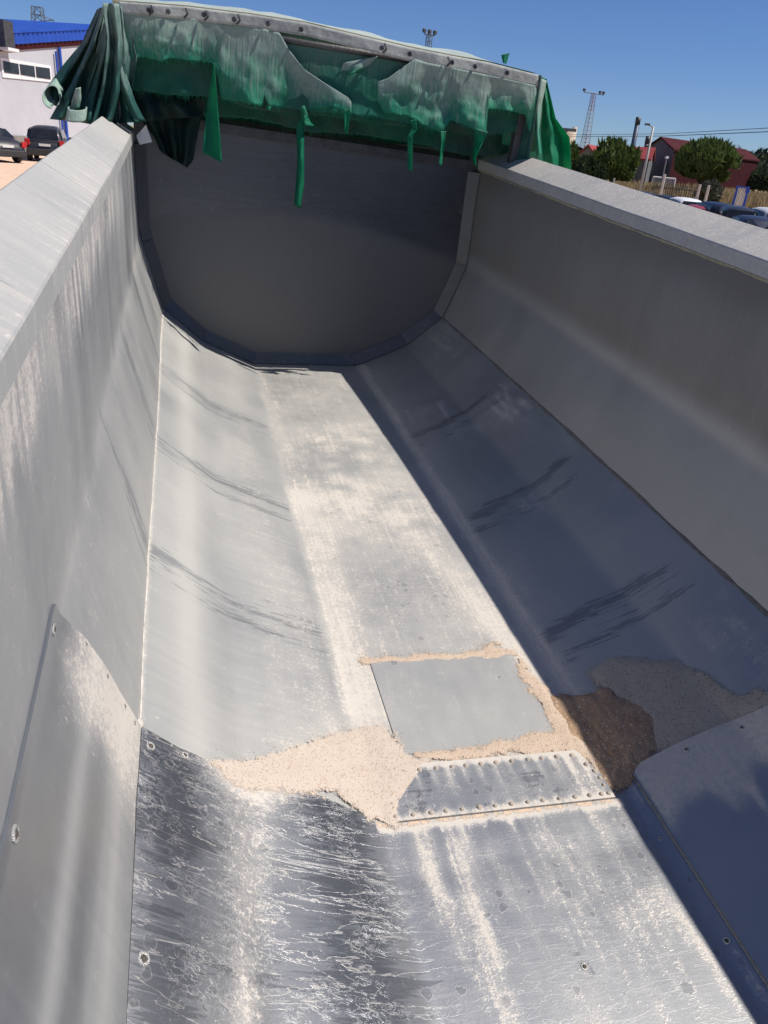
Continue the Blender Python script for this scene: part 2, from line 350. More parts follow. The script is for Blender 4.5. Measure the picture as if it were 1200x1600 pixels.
def band(x, c, w_): return np.exp(-((x - c) / w_) ** 2)
def poly_mask(s, y, pts, soft=.02):
    """signed distance based mask of a closed outline in sheet coordinates"""
    px = np.array(pts, float); d = np.full(s.shape, 1e9); ins = np.zeros(s.shape, bool); n_ = len(px)
    for i in range(n_):
        ax, ay = px[i]; bx_, by_ = px[(i + 1) % n_]; ex, ey = bx_ - ax, by_ - ay
        t_ = np.clip(((s - ax) * ex + (y - ay) * ey) / (ex * ex + ey * ey + 1e-12), 0, 1)
        d = np.minimum(d, np.hypot(s - ax - t_ * ex, y - ay - t_ * ey))
        c_ = ((ay > y) != (by_ > y)) & (s < (bx_ - ax) * (y - ay) / (by_ - ay + 1e-12) + ax); ins ^= c_
    sd = np.where(ins, d, -d); return sstep(-soft, soft, sd)
def line_mask(s, y, pts, w0, w1=None):
    px = np.array(pts, float); best = np.zeros(s.shape); w1 = w0 if w1 is None else w1; n_ = len(px) - 1
    for i in range(n_):
        ax, ay = px[i]; bx_, by_ = px[i + 1]; ex, ey = bx_ - ax, by_ - ay
        t_ = np.clip(((s - ax) * ex + (y - ay) * ey) / (ex * ex + ey * ey + 1e-12), 0, 1)
        d = np.hypot(s - ax - t_ * ex, y - ay - t_ * ey); w_ = w0 + (w1 - w0) * (i + t_) / n_
        best = np.maximum(best, np.exp(-(d / w_) ** 2))
    return best
SAND_FAN = [(-.93, 1.405), (-.765, 1.485), (-.60, 1.59), (-.46, 1.68), (-.36, 1.715), (-.31, 1.70), (-.27, 1.62), (-.235, 1.56), (-.20, 1.575), (-.23, 1.53), (-.275, 1.49), (-.335, 1.43), (-.36, 1.345), (-.44, 1.375), (-.53, 1.45), (-.60, 1.435), (-.70, 1.41), (-.80, 1.395)]
def paint(s, y, liner=False):
    wob = lambda sc_, sd_: (fbm(s * sc_, y * sc_, sd_, 3) - .5)
    dust = np.zeros(s.shape) + .06; sand = np.zeros(s.shape); darken = np.zeros(s.shape) - .25; riv = np.zeros(s.shape); drops = np.zeros(s.shape)
    film = np.full(s.shape, .72)
    a = np.abs(s); floor = sstep(.46, .38, a); left = s < 0
    # floor dusting
    dust += floor * (.33 + .34 * wob(3, 1)) * sstep(1.3, 1.9, y)
    # speckled dust bank along the left fold, widening towards the camera
    wl = -.36 + .03 * wob(1.5, 2)
    bank = band(s, wl, .035 + .05 * sstep(5, 2.4, y) * (1 + wob(4, 3))) * sstep(1.62, 1.75, y)
    dust += bank * (.12 + .10 * sstep(4, 2.2, y)); sand += bank * .10 * sstep(4.2, 2.3, y)
    # second faint bank up the left facet
    dust += band(s, -.62 + .04 * wob(1.2, 7), .10) * .17 * sstep(5, 3.5, y) * sstep(1.3, 1.6, y)
    dust += band(s, -.50 + .03 * wob(1.2, 6), .05) * .20 * sstep(3.2, 2.2, y) * sstep(1.5, 1.7, y)
    # trodden sandy patch and the curved bank towards the right
    cur = line_mask(s, y + .1 * wob(3, 8), [(-.36, 3.35), (-.1, 3.30), (.1, 3.05), (.2, 2.65), (.27, 2.3), (.31, 2.05)], .10, .05)
    dust += cur * .22; sand += cur * .24
    tro = poly_mask(s, y, [(-.36, 3.6), (-.2, 4.3), (.2, 4.4), (.33, 3.8), (.30, 2.9), (0, 2.95), (-.3, 2.95)], .15)
    dust += tro * (.10 + .6 * wob(9, 9)); darken += tro * .25 * (vnoise(s * 30, y * 14, 4) > .8)
    dust += line_mask(s, y, [(-.36, 3.35), (-.26, 2.95), (-.34, 2.6), (-.33, 2.1)], .06) * .08
    # ribs: smears left where something was dragged along the cross members
    for k, yc in enumerate((5.2, 4.25, 3.22, 2.25)):
        yy = yc + .03 * wob(2, 20 + k) - .05 * (s + 1)
        b = .8 * band(y, yy, .085) + .6 * band(y, yy - .13, .04) * sstep(-1.7, -1.1, s)
        amp = sstep(-1.75, -1.60, s) * sstep(-.36, -.46, s) * (.6 if k else .3)
        darken += b * amp * (1.3 + .8 * vnoise(s * 6, y * 50, 31))
        yr = yc - .10 + .12 * (s - .8) + .10 * wob(4, 40 + k) + .03 * wob(18, 50 + k)
        br = .85 * band(y, yr, .06) + .7 * band(y, yr - .14, .045)
        darken += br * sstep(.37, .44, s) * sstep(1.14, .95, s) * (1.15 if k > 0 else .5) * (.35 + 1.2 * fbm(s * 6, y * 16, 12 + k))
        darken += .35 * band(y, yc - .15 + .05 * s, .08) * sstep(1.14, 1.2, s) * sstep(1.6, 1.3, s)
    darken += .25 * sstep(.62, .8, vnoise(s * 1.2 + 3, y * 26, 77)) * sstep(-1.15, -1.2, s) * 0
    # drops around the middle of the floor
    dcl = poly_mask(s, y, [(-.20, 2.75), (0, 2.62), (.14, 2.45), (.16, 2.22), (0, 2.16), (-.12, 2.25), (-.2, 2.5)], .06); drops += dcl * .75
    dcl = poly_mask(s, y, [(-.25, 3.32), (.25, 3.4), (.3, 3.05), (-.2, 3.0)], .06); drops += dcl * .28
    drops += .05 * floor
    # shaded right side: brownish mottling on the fold, pale scuffs
    dust += band(s, .405 + .02 * wob(4, 12), .04) * .34 * (s > 0) + band(s, .80, .02) * .10
    dust += band(s, .62 + .06 * (y - 3), .02) * .25 * (vnoise(s * 9, y * 4, 5)) * (y > 2.2)
    dust += band(s, 1.02, .12) * band(y, 4.9, .35) * .35 * vnoise(s * 3, y * 30, 15) + band(s, .98, .12) * band(y, 3.9, .25) * .36
    dust += poly_mask(s, y, [(-1.0, 1.38), (-.78, 1.53), (-.58, 1.66), (-.42, 1.78), (-.30, 1.76), (-.28, 2.0), (-.32, 2.1), (-.37, 2.0), (-.45, 1.75), (-.4, 1.4)], .08) * .16 + poly_mask(s, y, [(-.31, 1.60), (.3, 1.60), (.3, 1.55), (-.3, 1.55)], .03) * .5 + line_mask(s, y, [(.30, 2.05), (.34, 1.8), (.36, 1.5)], .05) * .4
    film += (s > 1.5) * .10 * sstep(1.5, 1.56, s) - .16 * sstep(.45, .6, s)
    # film differences: darker metal on the left wall towards the camera
    film += -.16 * sstep(-1.2, -1.6, s) * sstep(4, .6, y) + .4 * wob(1.3, 55) - .1 * sstep(-1.1, -1.2, s)
    # drips from the left rim
    dr = vnoise(y * 45, s * 1.5, 61) * vnoise(y * 14, s * .6, 62)
    dl = .12 + .16 * vnoise(y * 26, 0 * s, 64)
    dust += (s < -1.9) * sstep(LEN_L + SEAM - dl, LEN_L + SEAM - dl * .3, a) * (.15 + .75 * dr) * sstep(4.5, 3, y)
    film += (s < -1.6) * .3 * (vnoise(y * 9, s * .5, 63) - .5)
    dust += band(s, -SEAM, .012) * .5
    film += -.12 * sstep(-1.62, -1.70, s) * (1 - sstep(-1.9, -2.05, s)) + .10 * band(s, -1.60, .04) + sstep(3.2, 4.6, y) * (s < -1.2) * .55 * (fbm(s * 1.6 + .35 * np.sin(y * 7), y * 2.6, 66, 3) - .5) + .25 * (s < -.4) * (s > -1.14) * (fbm(s * 7, y * .9, 67) - .5) + .22 * band(s, -.97, .06) * (s < 0)  # wavy reflections near the bulkhead and a facet highlight painted into the film
    dust += (s > .42) * (s < 1.14) * (.30 * sstep(.50, .72, fbm(s * 3.5, y * 2.2, 68)) * sstep(.36, .62, vnoise(s * 40, y * 5, 69)) + .32 * band(s, .44, .05) * fbm(s * 12, y * 6, 70))
    dust += (s < -1.16) * .10 * sstep(.4, .7, fbm(s * 1.4, y * 2.4, 75)) + .06 * left * (a > .45)  # soft pale patches on the left wall stand in for bright reflections
    if liner:
        dust = np.where(s > .36, .10 + 0 * s, dust * .3 + .04)
        film = film * 0 + .26 + .45 * wob(1.5, 71)
        lf = (s < -SEAM + .001)
        # left liner: fairly clean, long thin scratches; vertical sheen and bright top highlight painted in
        film = np.where(lf, .05 + .60 * band(s, -1.24, .09) + .45 * band(s, -1.44, .035) + .45 * (fbm(s * 16, y * .8, 72) - .5) + .35 * sstep(1.0, 1.36, y) * sstep(-1.62, -1.3, s), film)
        dust = np.where(lf, .04 + .75 * sstep(1.02, 1.34, y + .22 * (s + 1.4)) * sstep(-1.64, -1.52, s) * (.5 + .7 * fbm(s * 14, y * 1.2, 73)) + .10 * wob(2, 74) + .3 * poly_mask(s, y, [(-1.62, 1.2), (-1.3, 1.36), (-1.2, 1.36), (-1.4, 1.15), (-1.55, 1.0)], .08), dust)
        riv = np.where(lf, .28 * sstep(-1.45, -1.25, s), riv)
        # floor liner: sun glare and dark sky reflections painted via dust, film and darkening
        fl = ~lf & (s < .42)
        dark_reflection = band(s, -1.04, .11) + band(s, -.55, .13)
        film = np.where(fl, film - .32 * dark_reflection, film)
        glare_wedge = band(s, -.80 - .10 * (1.35 - y), .07 + .05 * sstep(.9, 1.4, y)) * sstep(.55, 1.15, y)
        d2 = .10 + .42 * glare_wedge - .14 * dark_reflection + .25 * wob(4, 80)
        d2 += sstep(-.42, -.30, s) * (.10 + .6 * wob(4, 81) + .85 * (fbm(s * 26, y * 4, 85) - .5) + .35 * (fbm(s * 60, y * 5, 89) - .5))
        d2 += line_mask(s + .05 * wob(6, 82), y, [(-.36, 1.34), (-.28, 1.1), (-.25, .8), (-.1, .55)], .09) * .16
        d2 += line_mask(s + .04 * wob(6, 83), y, [(.24, 1.36), (.22, 1.1), (.27, .85), (.30, .5)], .08) * .24
        d2 += line_mask(s + .04 * wob(6, 84), y, [(.05, 1.36), (.1, 1.15), (.08, .95)], .08) * .15
        d2 += band(s, -.87, .03) * sstep(1.1, .8, y) * .25  # narrow pale streak painted as sun glare
        d2 += sstep(1.30, 1.42, y) * .42 * band(s, -.85, .3) + .75 * band(y, 1.345, .022) * (s > -.42) * (s < .36)
        d2 += sstep(-.5, -.9, s) * sstep(1.0, .6, y) * .12
        dust = np.where(fl, d2, dust); sand = np.where(fl, .6 * band(y, 1.348, .016) * (s > -.42) * (s < .36) + .5 * band(y, 1.42, .03) * sstep(-.95, -.7, s), sand)
        riv = np.where(fl, .85 * sstep(-.30, -.5, s) + .30, riv)
        drops = np.where(fl, .34 + .25 * sstep(-.2, -.5, s), drops); drops = np.where(lf, .0, drops); 
        darken = np.where(fl, -.2 + .55 * (vnoise(s * 13 + 3, y * 17, 87) > .90) * (fbm(s * 2, y * 2, 88) > .5) + .75 * band(y, 1.17 + .10 * (s + .9), .018) * sstep(-.7, -.95, s) + .7 * band(y, .905 + .05 * (s + .5), .02) * sstep(-.3, -.4, s) * sstep(-1.0, -.9, s) + .85 * dark_reflection * (.4 + 1.2 * fbm(s * 5, y * 5, 86)), darken)
        # right liner, in shade: grey mud wash running down from the top edge
        rl = s > .44
        reach = .10 + .20 * vnoise(s * 9, 0 * s, 91) + .10 * vnoise(s * 25, 0 * s, 92)
        edge = 1.40 + .04 * sstep(.45, .8, s)
        dust = np.where(rl, .62 * sstep(edge - reach, edge - reach * .5, y) + .05 + .5 * line_mask(s, y, [(.72, 1.25), (.70, 1.05), (.66, .85)], .012), dust)
        film = np.where(rl, .34 + .35 * sstep(edge - reach, edge - reach * .6, y), film)
    flow = floor * (y > 0) if not liner else sstep(-.5, -.3, s) * (s < .42) + .6 * (s > .44)
    brown_wash = 0 * s - .3 + (.78 * sstep(1.46, 1.66, s) + .12 * sstep(1.14, 1.2, s)) * (0 if liner else 1) + .5 * band(s, .41, .05) * sstep(4.8, 3.5, y) + .25 * (s > 1.6) * band(s, SEAM + LEN_R, .12)  # brown wash: warm bounce light painted on right wall, dirt on the fold
    return dict(flow=flow + 0 * s, brown_wash=brown_wash, dust=dust, sand=sand, darken=darken, riv=riv, drops=drops, film=film)

def sheet(name, svals, yvals, parent, off=0.0, liner=False, mask=None, mat=None, thick=0, yfun=None):
    """a curved sheet over the section; svals across, yvals along (optionally shifted by yfun(s))"""
    s, y = np.meshgrid(np.asarray(svals, float), np.asarray(yvals, float), indexing='ij')
    if yfun is not None: y = yfun(s, y)
    X, Y, Z = surf(s, y, off); at_ = paint(s, y, liner)
    n_, m_ = s.shape; verts = np.stack([X, Y, Z], -1).reshape(-1, 3)
    i, j = np.meshgrid(np.arange(n_ - 1), np.arange(m_ - 1), indexing='ij'); a = (i * m_ + j).ravel()
    faces = np.stack([a, a + m_, a + m_ + 1, a + 1], -1)
    if mask is not None:
        mk = mask(s, y).ravel(); faces = faces[mk[faces].all(1)]
    uv = np.stack([s.ravel(), y.ravel()], -1); at_ = {k: v_.ravel() for k, v_ in at_.items()}
    if thick:                                               # border wall down to the sheet beneath
        from collections import Counter
        ed = {}
        for f in faces.tolist():
            for k in range(4):
                e = (f[k], f[(k + 1) % 4]); ed[e] = 1
        bord = [e for e in ed if (e[1], e[0]) not in ed]
        X2, Y2, Z2 = surf(s, y, off - thick); low = np.stack([X2, Y2, Z2], -1).reshape(-1, 3)
        used = sorted({q for e in bord for q in e}); mp = {q: len(verts) + k for k, q in enumerate(used)}
        verts = np.concatenate([verts, low[used]]); uv = np.concatenate([uv, uv[used]]); at_ = {k: np.concatenate([v_, v_[used]]) for k, v_ in at_.items()}
        faces = faces.tolist() + [(e[1], e[0], mp[e[0]], mp[e[1]]) for e in bord]
    else: faces = faces.tolist()
    me = bpy.data.meshes.new(name); me.from_pydata(verts.tolist(), [], faces); me.update()
    me.materials.append(mat or M_SHELL); me.polygons.foreach_set('use_smooth', np.ones(len(me.polygons), bool))
    l = me.uv_layers.new(name='UVMap'); idx = np.zeros(len(me.loops), np.int64); me.loops.foreach_get('vertex_index', idx); l.data.foreach_set('uv', uv[idx].astype(np.float32).ravel())
    for k, v_ in at_.items(): q = me.attributes.new(k, 'FLOAT', 'POINT'); q.data.foreach_set('value', v_.astype(np.float32))
    if thick:
        bm = bmesh.new(); bm.from_mesh(me)
        for e in bm.edges:
            if len(e.link_faces) == 2 and e.calc_face_angle(0) > .7: e.smooth = False
        bm.to_mesh(me); bm.free()
    o = bpy.data.objects.new(name, me); COL.objects.link(o); o.parent = parent
    return o
END = 5.64
ys = np.concatenate([np.arange(-2.6, .35, .12), np.arange(.36, 2.3, .010), np.arange(2.3, END, .018), [END]])
trailer = tag(empty('tipper_trailer', matrix=TRAILER), 'empty half-round aluminium tipper trailer body seen from inside its rear left rim', 'tipper trailer')
sheet('floor_panel', np.arange(-SEAM, SEAM + .001, SEAM / 130), ys, trailer)
sheet('side_panel', np.linspace(SEAM + .0005, SEAM + LEN_R, 66), ys, trailer, .0)
sheet('side_panel', np.linspace(-SEAM - LEN_L, -SEAM - .0005, 80), ys, trailer, .0)
# liner plates near the tail
def yl(s, y): return y
top_l = lambda y: -1.665 - .06 * (1.3 - y)
yy_ = np.linspace(0, 1, 130)
def left_liner_y(s, t_): 
    front = np.interp(s, [-1.67, -1.50, -1.386, -SEAM], [1.235, 1.335, 1.370, 1.425]); return .30 + (front - .30) * t_
o_ = sheet('liner_plate', np.linspace(-1.665, -SEAM - .004, 56), np.linspace(0, 1, 120), trailer, .006, True, thick=.0055, yfun=left_liner_y)
def floor_liner_y(s, t_):
    front = np.interp(s, [-SEAM, -1.02, -.92, -.64, -.377, .36, .42], [1.425, 1.415, 1.425, 1.43, 1.352, 1.352, 1.40]); return .30 + (front - .30) * t_
sheet('liner_plate', np.linspace(-SEAM + .004, .425, 150), np.linspace(0, 1, 130), trailer, .006, True, thick=.0055, yfun=floor_liner_y)
def right_liner_y(s, t_):
    front = np.interp(s, [.40, .43, .60, .775, .92, 1.10], [1.37, 1.44, 1.462, 1.47, 1.45, 1.42]); return .30 + (front - .30) * t_
sheet('liner_plate', np.linspace(.435, SEAM - .01, 60), np.linspace(0, 1, 110), trailer, .014, True, thick=.0135, yfun=right_liner_y)
sheet('liner_plate', np.linspace(SEAM, 1.62, 40), np.linspace(0, 1, 80), trailer, .008, True, thick=.0075, yfun=lambda s, t_: .30 + (np.interp(s, [SEAM, 1.62], [1.42, 1.20]) - .30) * t_)
# square patch plate on the floor and the riveted joint plate
sheet('patch_plate', np.linspace(-.278, .272, 60), np.linspace(0, 1, 50), trailer, .004, thick=.0035, yfun=lambda s, t_: 1.600 + (2.042 - 1.600) * t_ - .02 * (s + .2) * (1 - t_))
pp = [o for o in trailer.children if o.name.startswith('patch_plate')][0]; a_ = pp.data.attributes['dust']; b_ = np.zeros(len(a_.data), np.float32); a_.data.foreach_get('value', b_); a_.data.foreach_set('value', b_ * .45)
def jy(s, t_):
    lo_ = 1.356 + 0 * s; hi_ = np.interp(s, [-.377, -.35, -.29, .30, .335], [1.44, 1.46, 1.556, 1.550, 1.44]); return lo_ + (hi_ - lo_) * t_
jp = sheet('joint_plate', np.linspace(-.377, .337, 90), np.linspace(0, 1, 30), trailer, .009, thick=.0085, yfun=jy)
for k in ('dust', 'drops', 'film', 'riv', 'darken'):
    a_ = jp.data.attributes[k]; nvt = len(jp.data.vertices); co = np.zeros(nvt * 3); jp.data.vertices.foreach_get('co', co); co = co.reshape(-1, 3)
    val = {'dust': .04 + .55 * sstep(1.52, 1.55, co[:, 1]) * 1 + .45 * sstep(1.385, 1.36, co[:, 1]) + .35 * band(np.mod(co[:, 0] + .075, .05), .025, .011) * (band(co[:, 1], 1.375, .02) + sstep(1.40, 1.53, co[:, 1])) + .34 * fbm(co[:, 0] * 12, co[:, 1] * 12, 8) + .4 * sstep(.16, .24, co[:, 0]) * vnoise(co[:, 0] * 60, co[:, 1] * 4, 2),
           'drops': .45 + 0 * co[:, 0], 'film': .28 + 0 * co[:, 0], 'riv': .2 + 0 * co[:, 0], 'darken': -.1 + .6 * (fbm(co[:, 0] * 9, co[:, 1] * 9, 3) > .56)}[k]
    a_.data.foreach_set('value', val.astype(np.float32))
def dome(r, h, n=10, rings=3):
    mb = MB(); vs = [Vector((0, 0, h))]; fs = []
    for k in range(1, rings + 1):
        a = math.pi / 2 * k / rings
        for i in range(n): t_ = 2 * math.pi * i / n; vs.append(Vector((r * math.sin(a) * math.cos(t_), r * math.sin(a) * math.sin(t_), h * math.cos(a))))
    for i in range(n): fs.append((0, 1 + i, 1 + (i + 1) % n))
    for k in range(rings - 1):
        for i in range(n): a = 1 + k * n + i; b_ = 1 + k * n + (i + 1) % n; fs.append((a, a + n, b_ + n, b_))
    return mb.add(vs, fs)
rv = dome(.0078, .0085).build('rivet', M_RIVET, trailer, True)
riv_pts = [(x, 1.371) for x in (-.352, -.299, -.248, -.2, -.151, -.101, -.051, .001, .052, .102, .156, .207, .256, .296, .322)] + \
          [(x, 1.529) for x in (-.286, -.235, -.184, -.135, -.086, -.037, .013, .067, .12, .17, .22, .274)] + [(.306, 1.488), (.32, 1.459), (.322, 1.431), (.322, 1.403), (-.355, 1.415)]
def place_on(o, s, y, off):
    p = Vector([float(q) for q in surf(s, y, off)]); q1 = Vector([float(q) for q in surf(s, y, off + .05)]); nrm = (q1 - p).normalized()
    o.location = p; o.rotation_mode = 'QUATERNION'; o.rotation_quaternion = Vector((0, 0, 1)).rotation_difference(nrm)
for i, (s_, y_) in enumerate(riv_pts):
    o_ = rv if i == 0 else link('rivet', rv.data, trailer)
    place_on(o_, s_ + random.uniform(-.002, .002), y_, .0088)
    k_ = random.uniform(.85, 1.15); o_.scale = (k_, k_, random.uniform(.8, 1.1))
# counter-sunk bolts: a bright washer ring, a domed head and a dark socket
def bolt(s, y, off, r=.011):
    mb = MB(); n_ = 18
    vs = []; fs = []
    prof = [(1.0, 0), (.98, .16), (.72, .22), (.60, .05), (.56, .02)]
    for rr_, hh in prof:
        for i in range(n_): t_ = 2 * math.pi * i / n_; vs.append((r * rr_ * math.cos(t_), r * rr_ * math.sin(t_), r * hh))
    for k in range(len(prof) - 1):
        for i in range(n_): a = k * n_ + i; b_ = k * n_ + (i + 1) % n_; fs.append((a, b_, b_ + n_, a + n_))
    b = mb.add(vs, fs).build('bolt', M_BOLT, trailer, True); place_on(b, s, y, off)
    h = dome(r * .56, r * .35, 12).build('bolt_head', M_BOLTDARK, b, True)
    return b
for s_, y_, o_, r_ in [(-1.638, 1.195, .0065, .012), (-1.108, 1.375, .0065, .012), (-1.625, .764, .0065, .013), (-1.106, .858, .0065, .013), (.001, .891, .0065, .009), (-1.188, 1.392, .0065, .006), (-1.255, 1.378, .0065, .007),
                       (-1.494, 1.322, .0065, .005), (-1.375, 1.352, .0065, .006), (-1.005, 1.400, .0065, .009), (.405, .891, .0065, .009), (.623, 1.43, .0145, .008), (.817, 1.43, .0145, .008), (-.66, .60, .0065, .012), (.40, 1.20, .0065, .006)]:
    bolt(s_, y_, o_, r_)
# sealant bead in the left seam, dark groove line in the right seam
def bead(sc_, w_, h_, mat, name, y0=1.43, y1=END, seed=0):
    yv = np.arange(y0, y1, .012); prof = np.linspace(-1, 1, 6); V_, F_ = [], []
    for i, y in enumerate(yv):
        ww = w_ * (.55 + .9 * float(vnoise(y * 12, 0, seed))) * (1 if y < 4.5 else .8); hh = h_ * (.6 + .8 * float(vnoise(y * 20, 5, seed)))
        cc = sc_ + .004 * (float(vnoise(y * 6, 9, seed)) - .5)
        for q in prof:
            x_, y2, z_ = surf(cc + q * ww, y, .0008 + hh * (1 - q * q)); V_.append((float(x_), float(y2), float(z_)))
    for i in range(len(yv) - 1):
        for k in range(5): a = i * 6 + k; F_.append((a, a + 1, a + 7, a + 6))
    return mesh_obj(name, V_, F_, mat, trailer, True)
bead(-SEAM, .0042, .0022, M_BEAD, 'weld_bead', seed=3)
bead(SEAM, .007, .003, rough_mat('grey_sealant', (.10, .10, .10), (.20, .19, .175), 40, .8), 'weld_bead', .4, seed=4)
bead(SEAM + LEN_R - .006, .006, .003, rough_mat('yellowed_sealant', (.30, .27, .18), (.42, .38, .26), 40, .8), 'weld_bead', .4, seed=6)
# lump of sealant where the liners meet
mesh = dome(.014, .010, 9).build('sealant_lump', M_BEAD, trailer, True); place_on(mesh, -SEAM - .004, 1.432, .002)

# rim caps, in segments with hairline gaps
def rim_cap(side, y0, y1):
    prof = [(1.166, 1.3461), (1.166, 1.398), (1.169, 1.403), (1.311, 1.4804), (1.3175, 1.478), (1.32, 1.36), (1.19, 1.335)]
    yv = np.linspace(y0, y1, max(2, int((y1 - y0) / .012))); V_, uv_ = [], []
    ln = np.concatenate([[0], np.cumsum([math.dist(prof[k], prof[k + 1]) for k in range(len(prof) - 1)])])
    for y in yv:
        for k, (x, z) in enumerate(prof):
            dz = .004 * (float(vnoise(y * 2.5, k * .1, 13 + side)) - .5)
            X, Y, Z = warp(side * x, y, z + dz); V_.append((float(X), float(Y), float(Z))); uv_.append((side * (2.3 + ln[k]), y))
    n_ = len(prof); F_ = []
    for i in range(len(yv) - 1):
        for k in range(n_):
            a = i * n_ + k; b_ = i * n_ + (k + 1) % n_; F_.append((a, b_, b_ + n_, a + n_) if side > 0 else (a, a + n_, b_ + n_, b_))
    F_ += [tuple(range(n_)), tuple(range((len(yv) - 1) * n_, len(yv) * n_))]
    uvn = np.array(uv_); a = np.abs(uvn[:, 0]) - 2.3; yy = uvn[:, 1]
    if side < 0:
        dust = .17 + .8 * (fbm(a * 9, yy * 70, 19) - .5) + .3 * (fbm(a * 8, yy * 3, 18) - .5) + .25 * sstep(.13, .05, a) * vnoise(yy * 40, a * 3, 20) * (a > .02); film = .85 + .2 * fbm(a * 5, yy * 2, 21)
    else:
        dust = .46 + .25 * (fbm(a * 10, yy * 6, 22)) * (a > .06) + 0 * a; film = .80 + .25 * (fbm(a * 6, yy * 2, 23) - .5)  # extra pale cover brightens the right cap in place of reflected sky
    z_ = np.zeros(len(a))
    o = mesh_obj('rim_cap', V_, F_, M_SHELL, trailer, False, uvn, dict(dust=dust, film=film, sand=z_, darken=z_ + .02 + (.22 * (vnoise(yy * 7, a * 2, 25) > .75)), riv=z_ + .12, drops=z_))
    for p_ in o.data.polygons: p_.use_smooth = False
    return o
for ya, yb in [(-2.6, .9), (.902, 2.55), (2.553, 3.555), (3.558, 4.76), (4.763, END)]: rim_cap(-1, ya, yb)
for ya, yb in [(-2.6, 2.2), (2.202, END)]: rim_cap(1, ya, yb)

# bulkhead
sv = np.concatenate([[-SEAM - LEN_L], np.linspace(-SEAM - LEN_L, SEAM + LEN_R, 90)[1:-1], [SEAM + LEN_R]])
X, Y, Z = surf(sv, np.full(sv.shape, END + .0)); ring = np.stack([X, Y, Z], -1)
V_, F_, uv_ = [], [], []
rows = 46; nb = len(ring); topL, topR = ring[0].copy(), ring[-1].copy()
for r_ in range(rows + 1):
    t_ = r_ / rows
    for k in range(nb):
        topx = topL[0] + (topR[0] - topL[0]) * (ring[k][0] - ring[0][0]) / (ring[-1][0] - ring[0][0])
        topz = topL[2] + (topR[2] - topL[2]) * (ring[k][0] - ring[0][0]) / (ring[-1][0] - ring[0][0]) + .11
        p = ring[k] * (1 - t_) + np.array([ring[k][0], END, topz]) * t_
        p[1] = END - .004 + .05 * (p[2] / 1.4) * 0
        V_.append(p); uv_.append((p[0] + 11, p[2]))
for r_ in range(rows):
    for k in range(nb - 1): a = r_ * nb + k; F_.append((a, a + 1, a + nb + 1, a + nb))
Va = np.array(V_); bx_, bz = Va[:, 0], Va[:, 2]
old_load = sstep(-.04, .05, (.93 - .12 * np.abs(bx_) ** 2 - .05 * bx_) - bz + .05 * (fbm(bx_ * 3, bz * 3, 44) - .5))
dust_b = .02 + .10 * band(bz, 1.02 + .03 * bx_, .10) + .25 * (vnoise(bx_ * 20, bz * 12, 45) > .93) * band(bz, 1.1, .12)
bulk = mesh_obj('bulkhead_panel', V_, F_, M_SHADED, trailer, True, uv_, dict(dust=dust_b, film=.02 + .86 * old_load, sand=0 * bx_, darken=.55 - 1.2 * old_load, riv=0 * bx_, drops=0 * bx_))
# corner strips folded across the joint of the bulkhead and the shell
knots = [(-SEAM - LEN_L + .02, -SEAM - .42), (-SEAM - .42, -SEAM), (-SEAM, -.805), (-.805, -.392), (-.392, .392), (.392, .805), (.805, SEAM), (SEAM, SEAM + .388), (SEAM + .388, SEAM + LEN_R - .02)]
for i, (a, b_) in enumerate(knots):
    Vc, uvc = [], []; n_ = 6; mid = len(knots) / 2
    for k in range(n_ + 1):
        s_ = a + (b_ - a) * k / n_ + (.002 if k == 0 else -.002 if k == n_ else 0)
        pa = Vector([float(q) for q in surf(s_, END - .062, .002)]); pin = Vector([float(q) for q in surf(s_, END - .006, .070)]); pb = Vector([float(q) for q in surf(s_, END - .006, .077)])
        lip = Vector([float(q) for q in surf(s_, END - .072, .002)])
        Vc += [lip, pa + Vector((0, 0, 0)) + (pb - pa) * .02, pin, pb]; uvc += [(s_, 6 + q * .03) for q in range(4)]
    Fc = [(k * 4 + q, k * 4 + q + 1, k * 4 + q + 5, k * 4 + q + 4) for k in range(n_) for q in range(3)]
    m_ = len(Vc); d_ = .02 + .10 * np.random.default_rng(i).random(m_) + (.05 if i >= 4 else 0)
    mesh_obj('corner_strip', Vc, Fc, M_STRIP if i > 4 else M_SHADED, trailer, False, uvc, dict(dust=d_, film=np.full(m_, .5), sand=np.zeros(m_) + (.15 if i > 3 else 0), darken=np.full(m_, -.1), riv=np.zeros(m_), drops=np.zeros(m_)))
# top beam of the bulkhead, tarp hoop with posts, gusset
tl = on_y(212, 173, END - .06); tr_ = on_y(735, 251, END - .06)
mb = MB(); d_ = (tr_ - tl); mb.prism([tl, tl + Vector((0, .0, -.055)), tl + Vector((0, .055, -.055)), tl + Vector((0, .055, .03))], d_).build('top_beam', M_DARKSTEEL, trailer)
HY = 5.14
hoopL, hoopR = on_y(180, 18, HY), on_y(843, 128, HY)
mb = MB().tube(hoopL, hoopR, .018, n=10).build('tarp_bow', M_DARKSTEEL, trailer, True)
MB().box((hoopL + Vector((0.02, .03, -.27))), (.045, .045, .52)).build('bow_post', M_DARKSTEEL, trailer, bevel=.004)
MB().box((hoopR + Vector((-.05, .08, -.27))), (.05, .06, .50)).build('bow_post', M_DARKSTEEL, trailer, bevel=.004)
MB().box((hoopR + Vector((.01, .10, -.27))), (.025, .05, .50)).build('bow_post', M_DARKSTEEL, trailer, bevel=.004)
MB().box((hoopL + Vector((.02, 1.3, -.27))), (.045, .045, .56)).build('bow_post', M_DARKSTEEL, trailer)
MB().box((hoopR + Vector((-.05, 1.3, -.27))), (.05, .045, .56)).build('bow_post', M_DARKSTEEL, trailer)
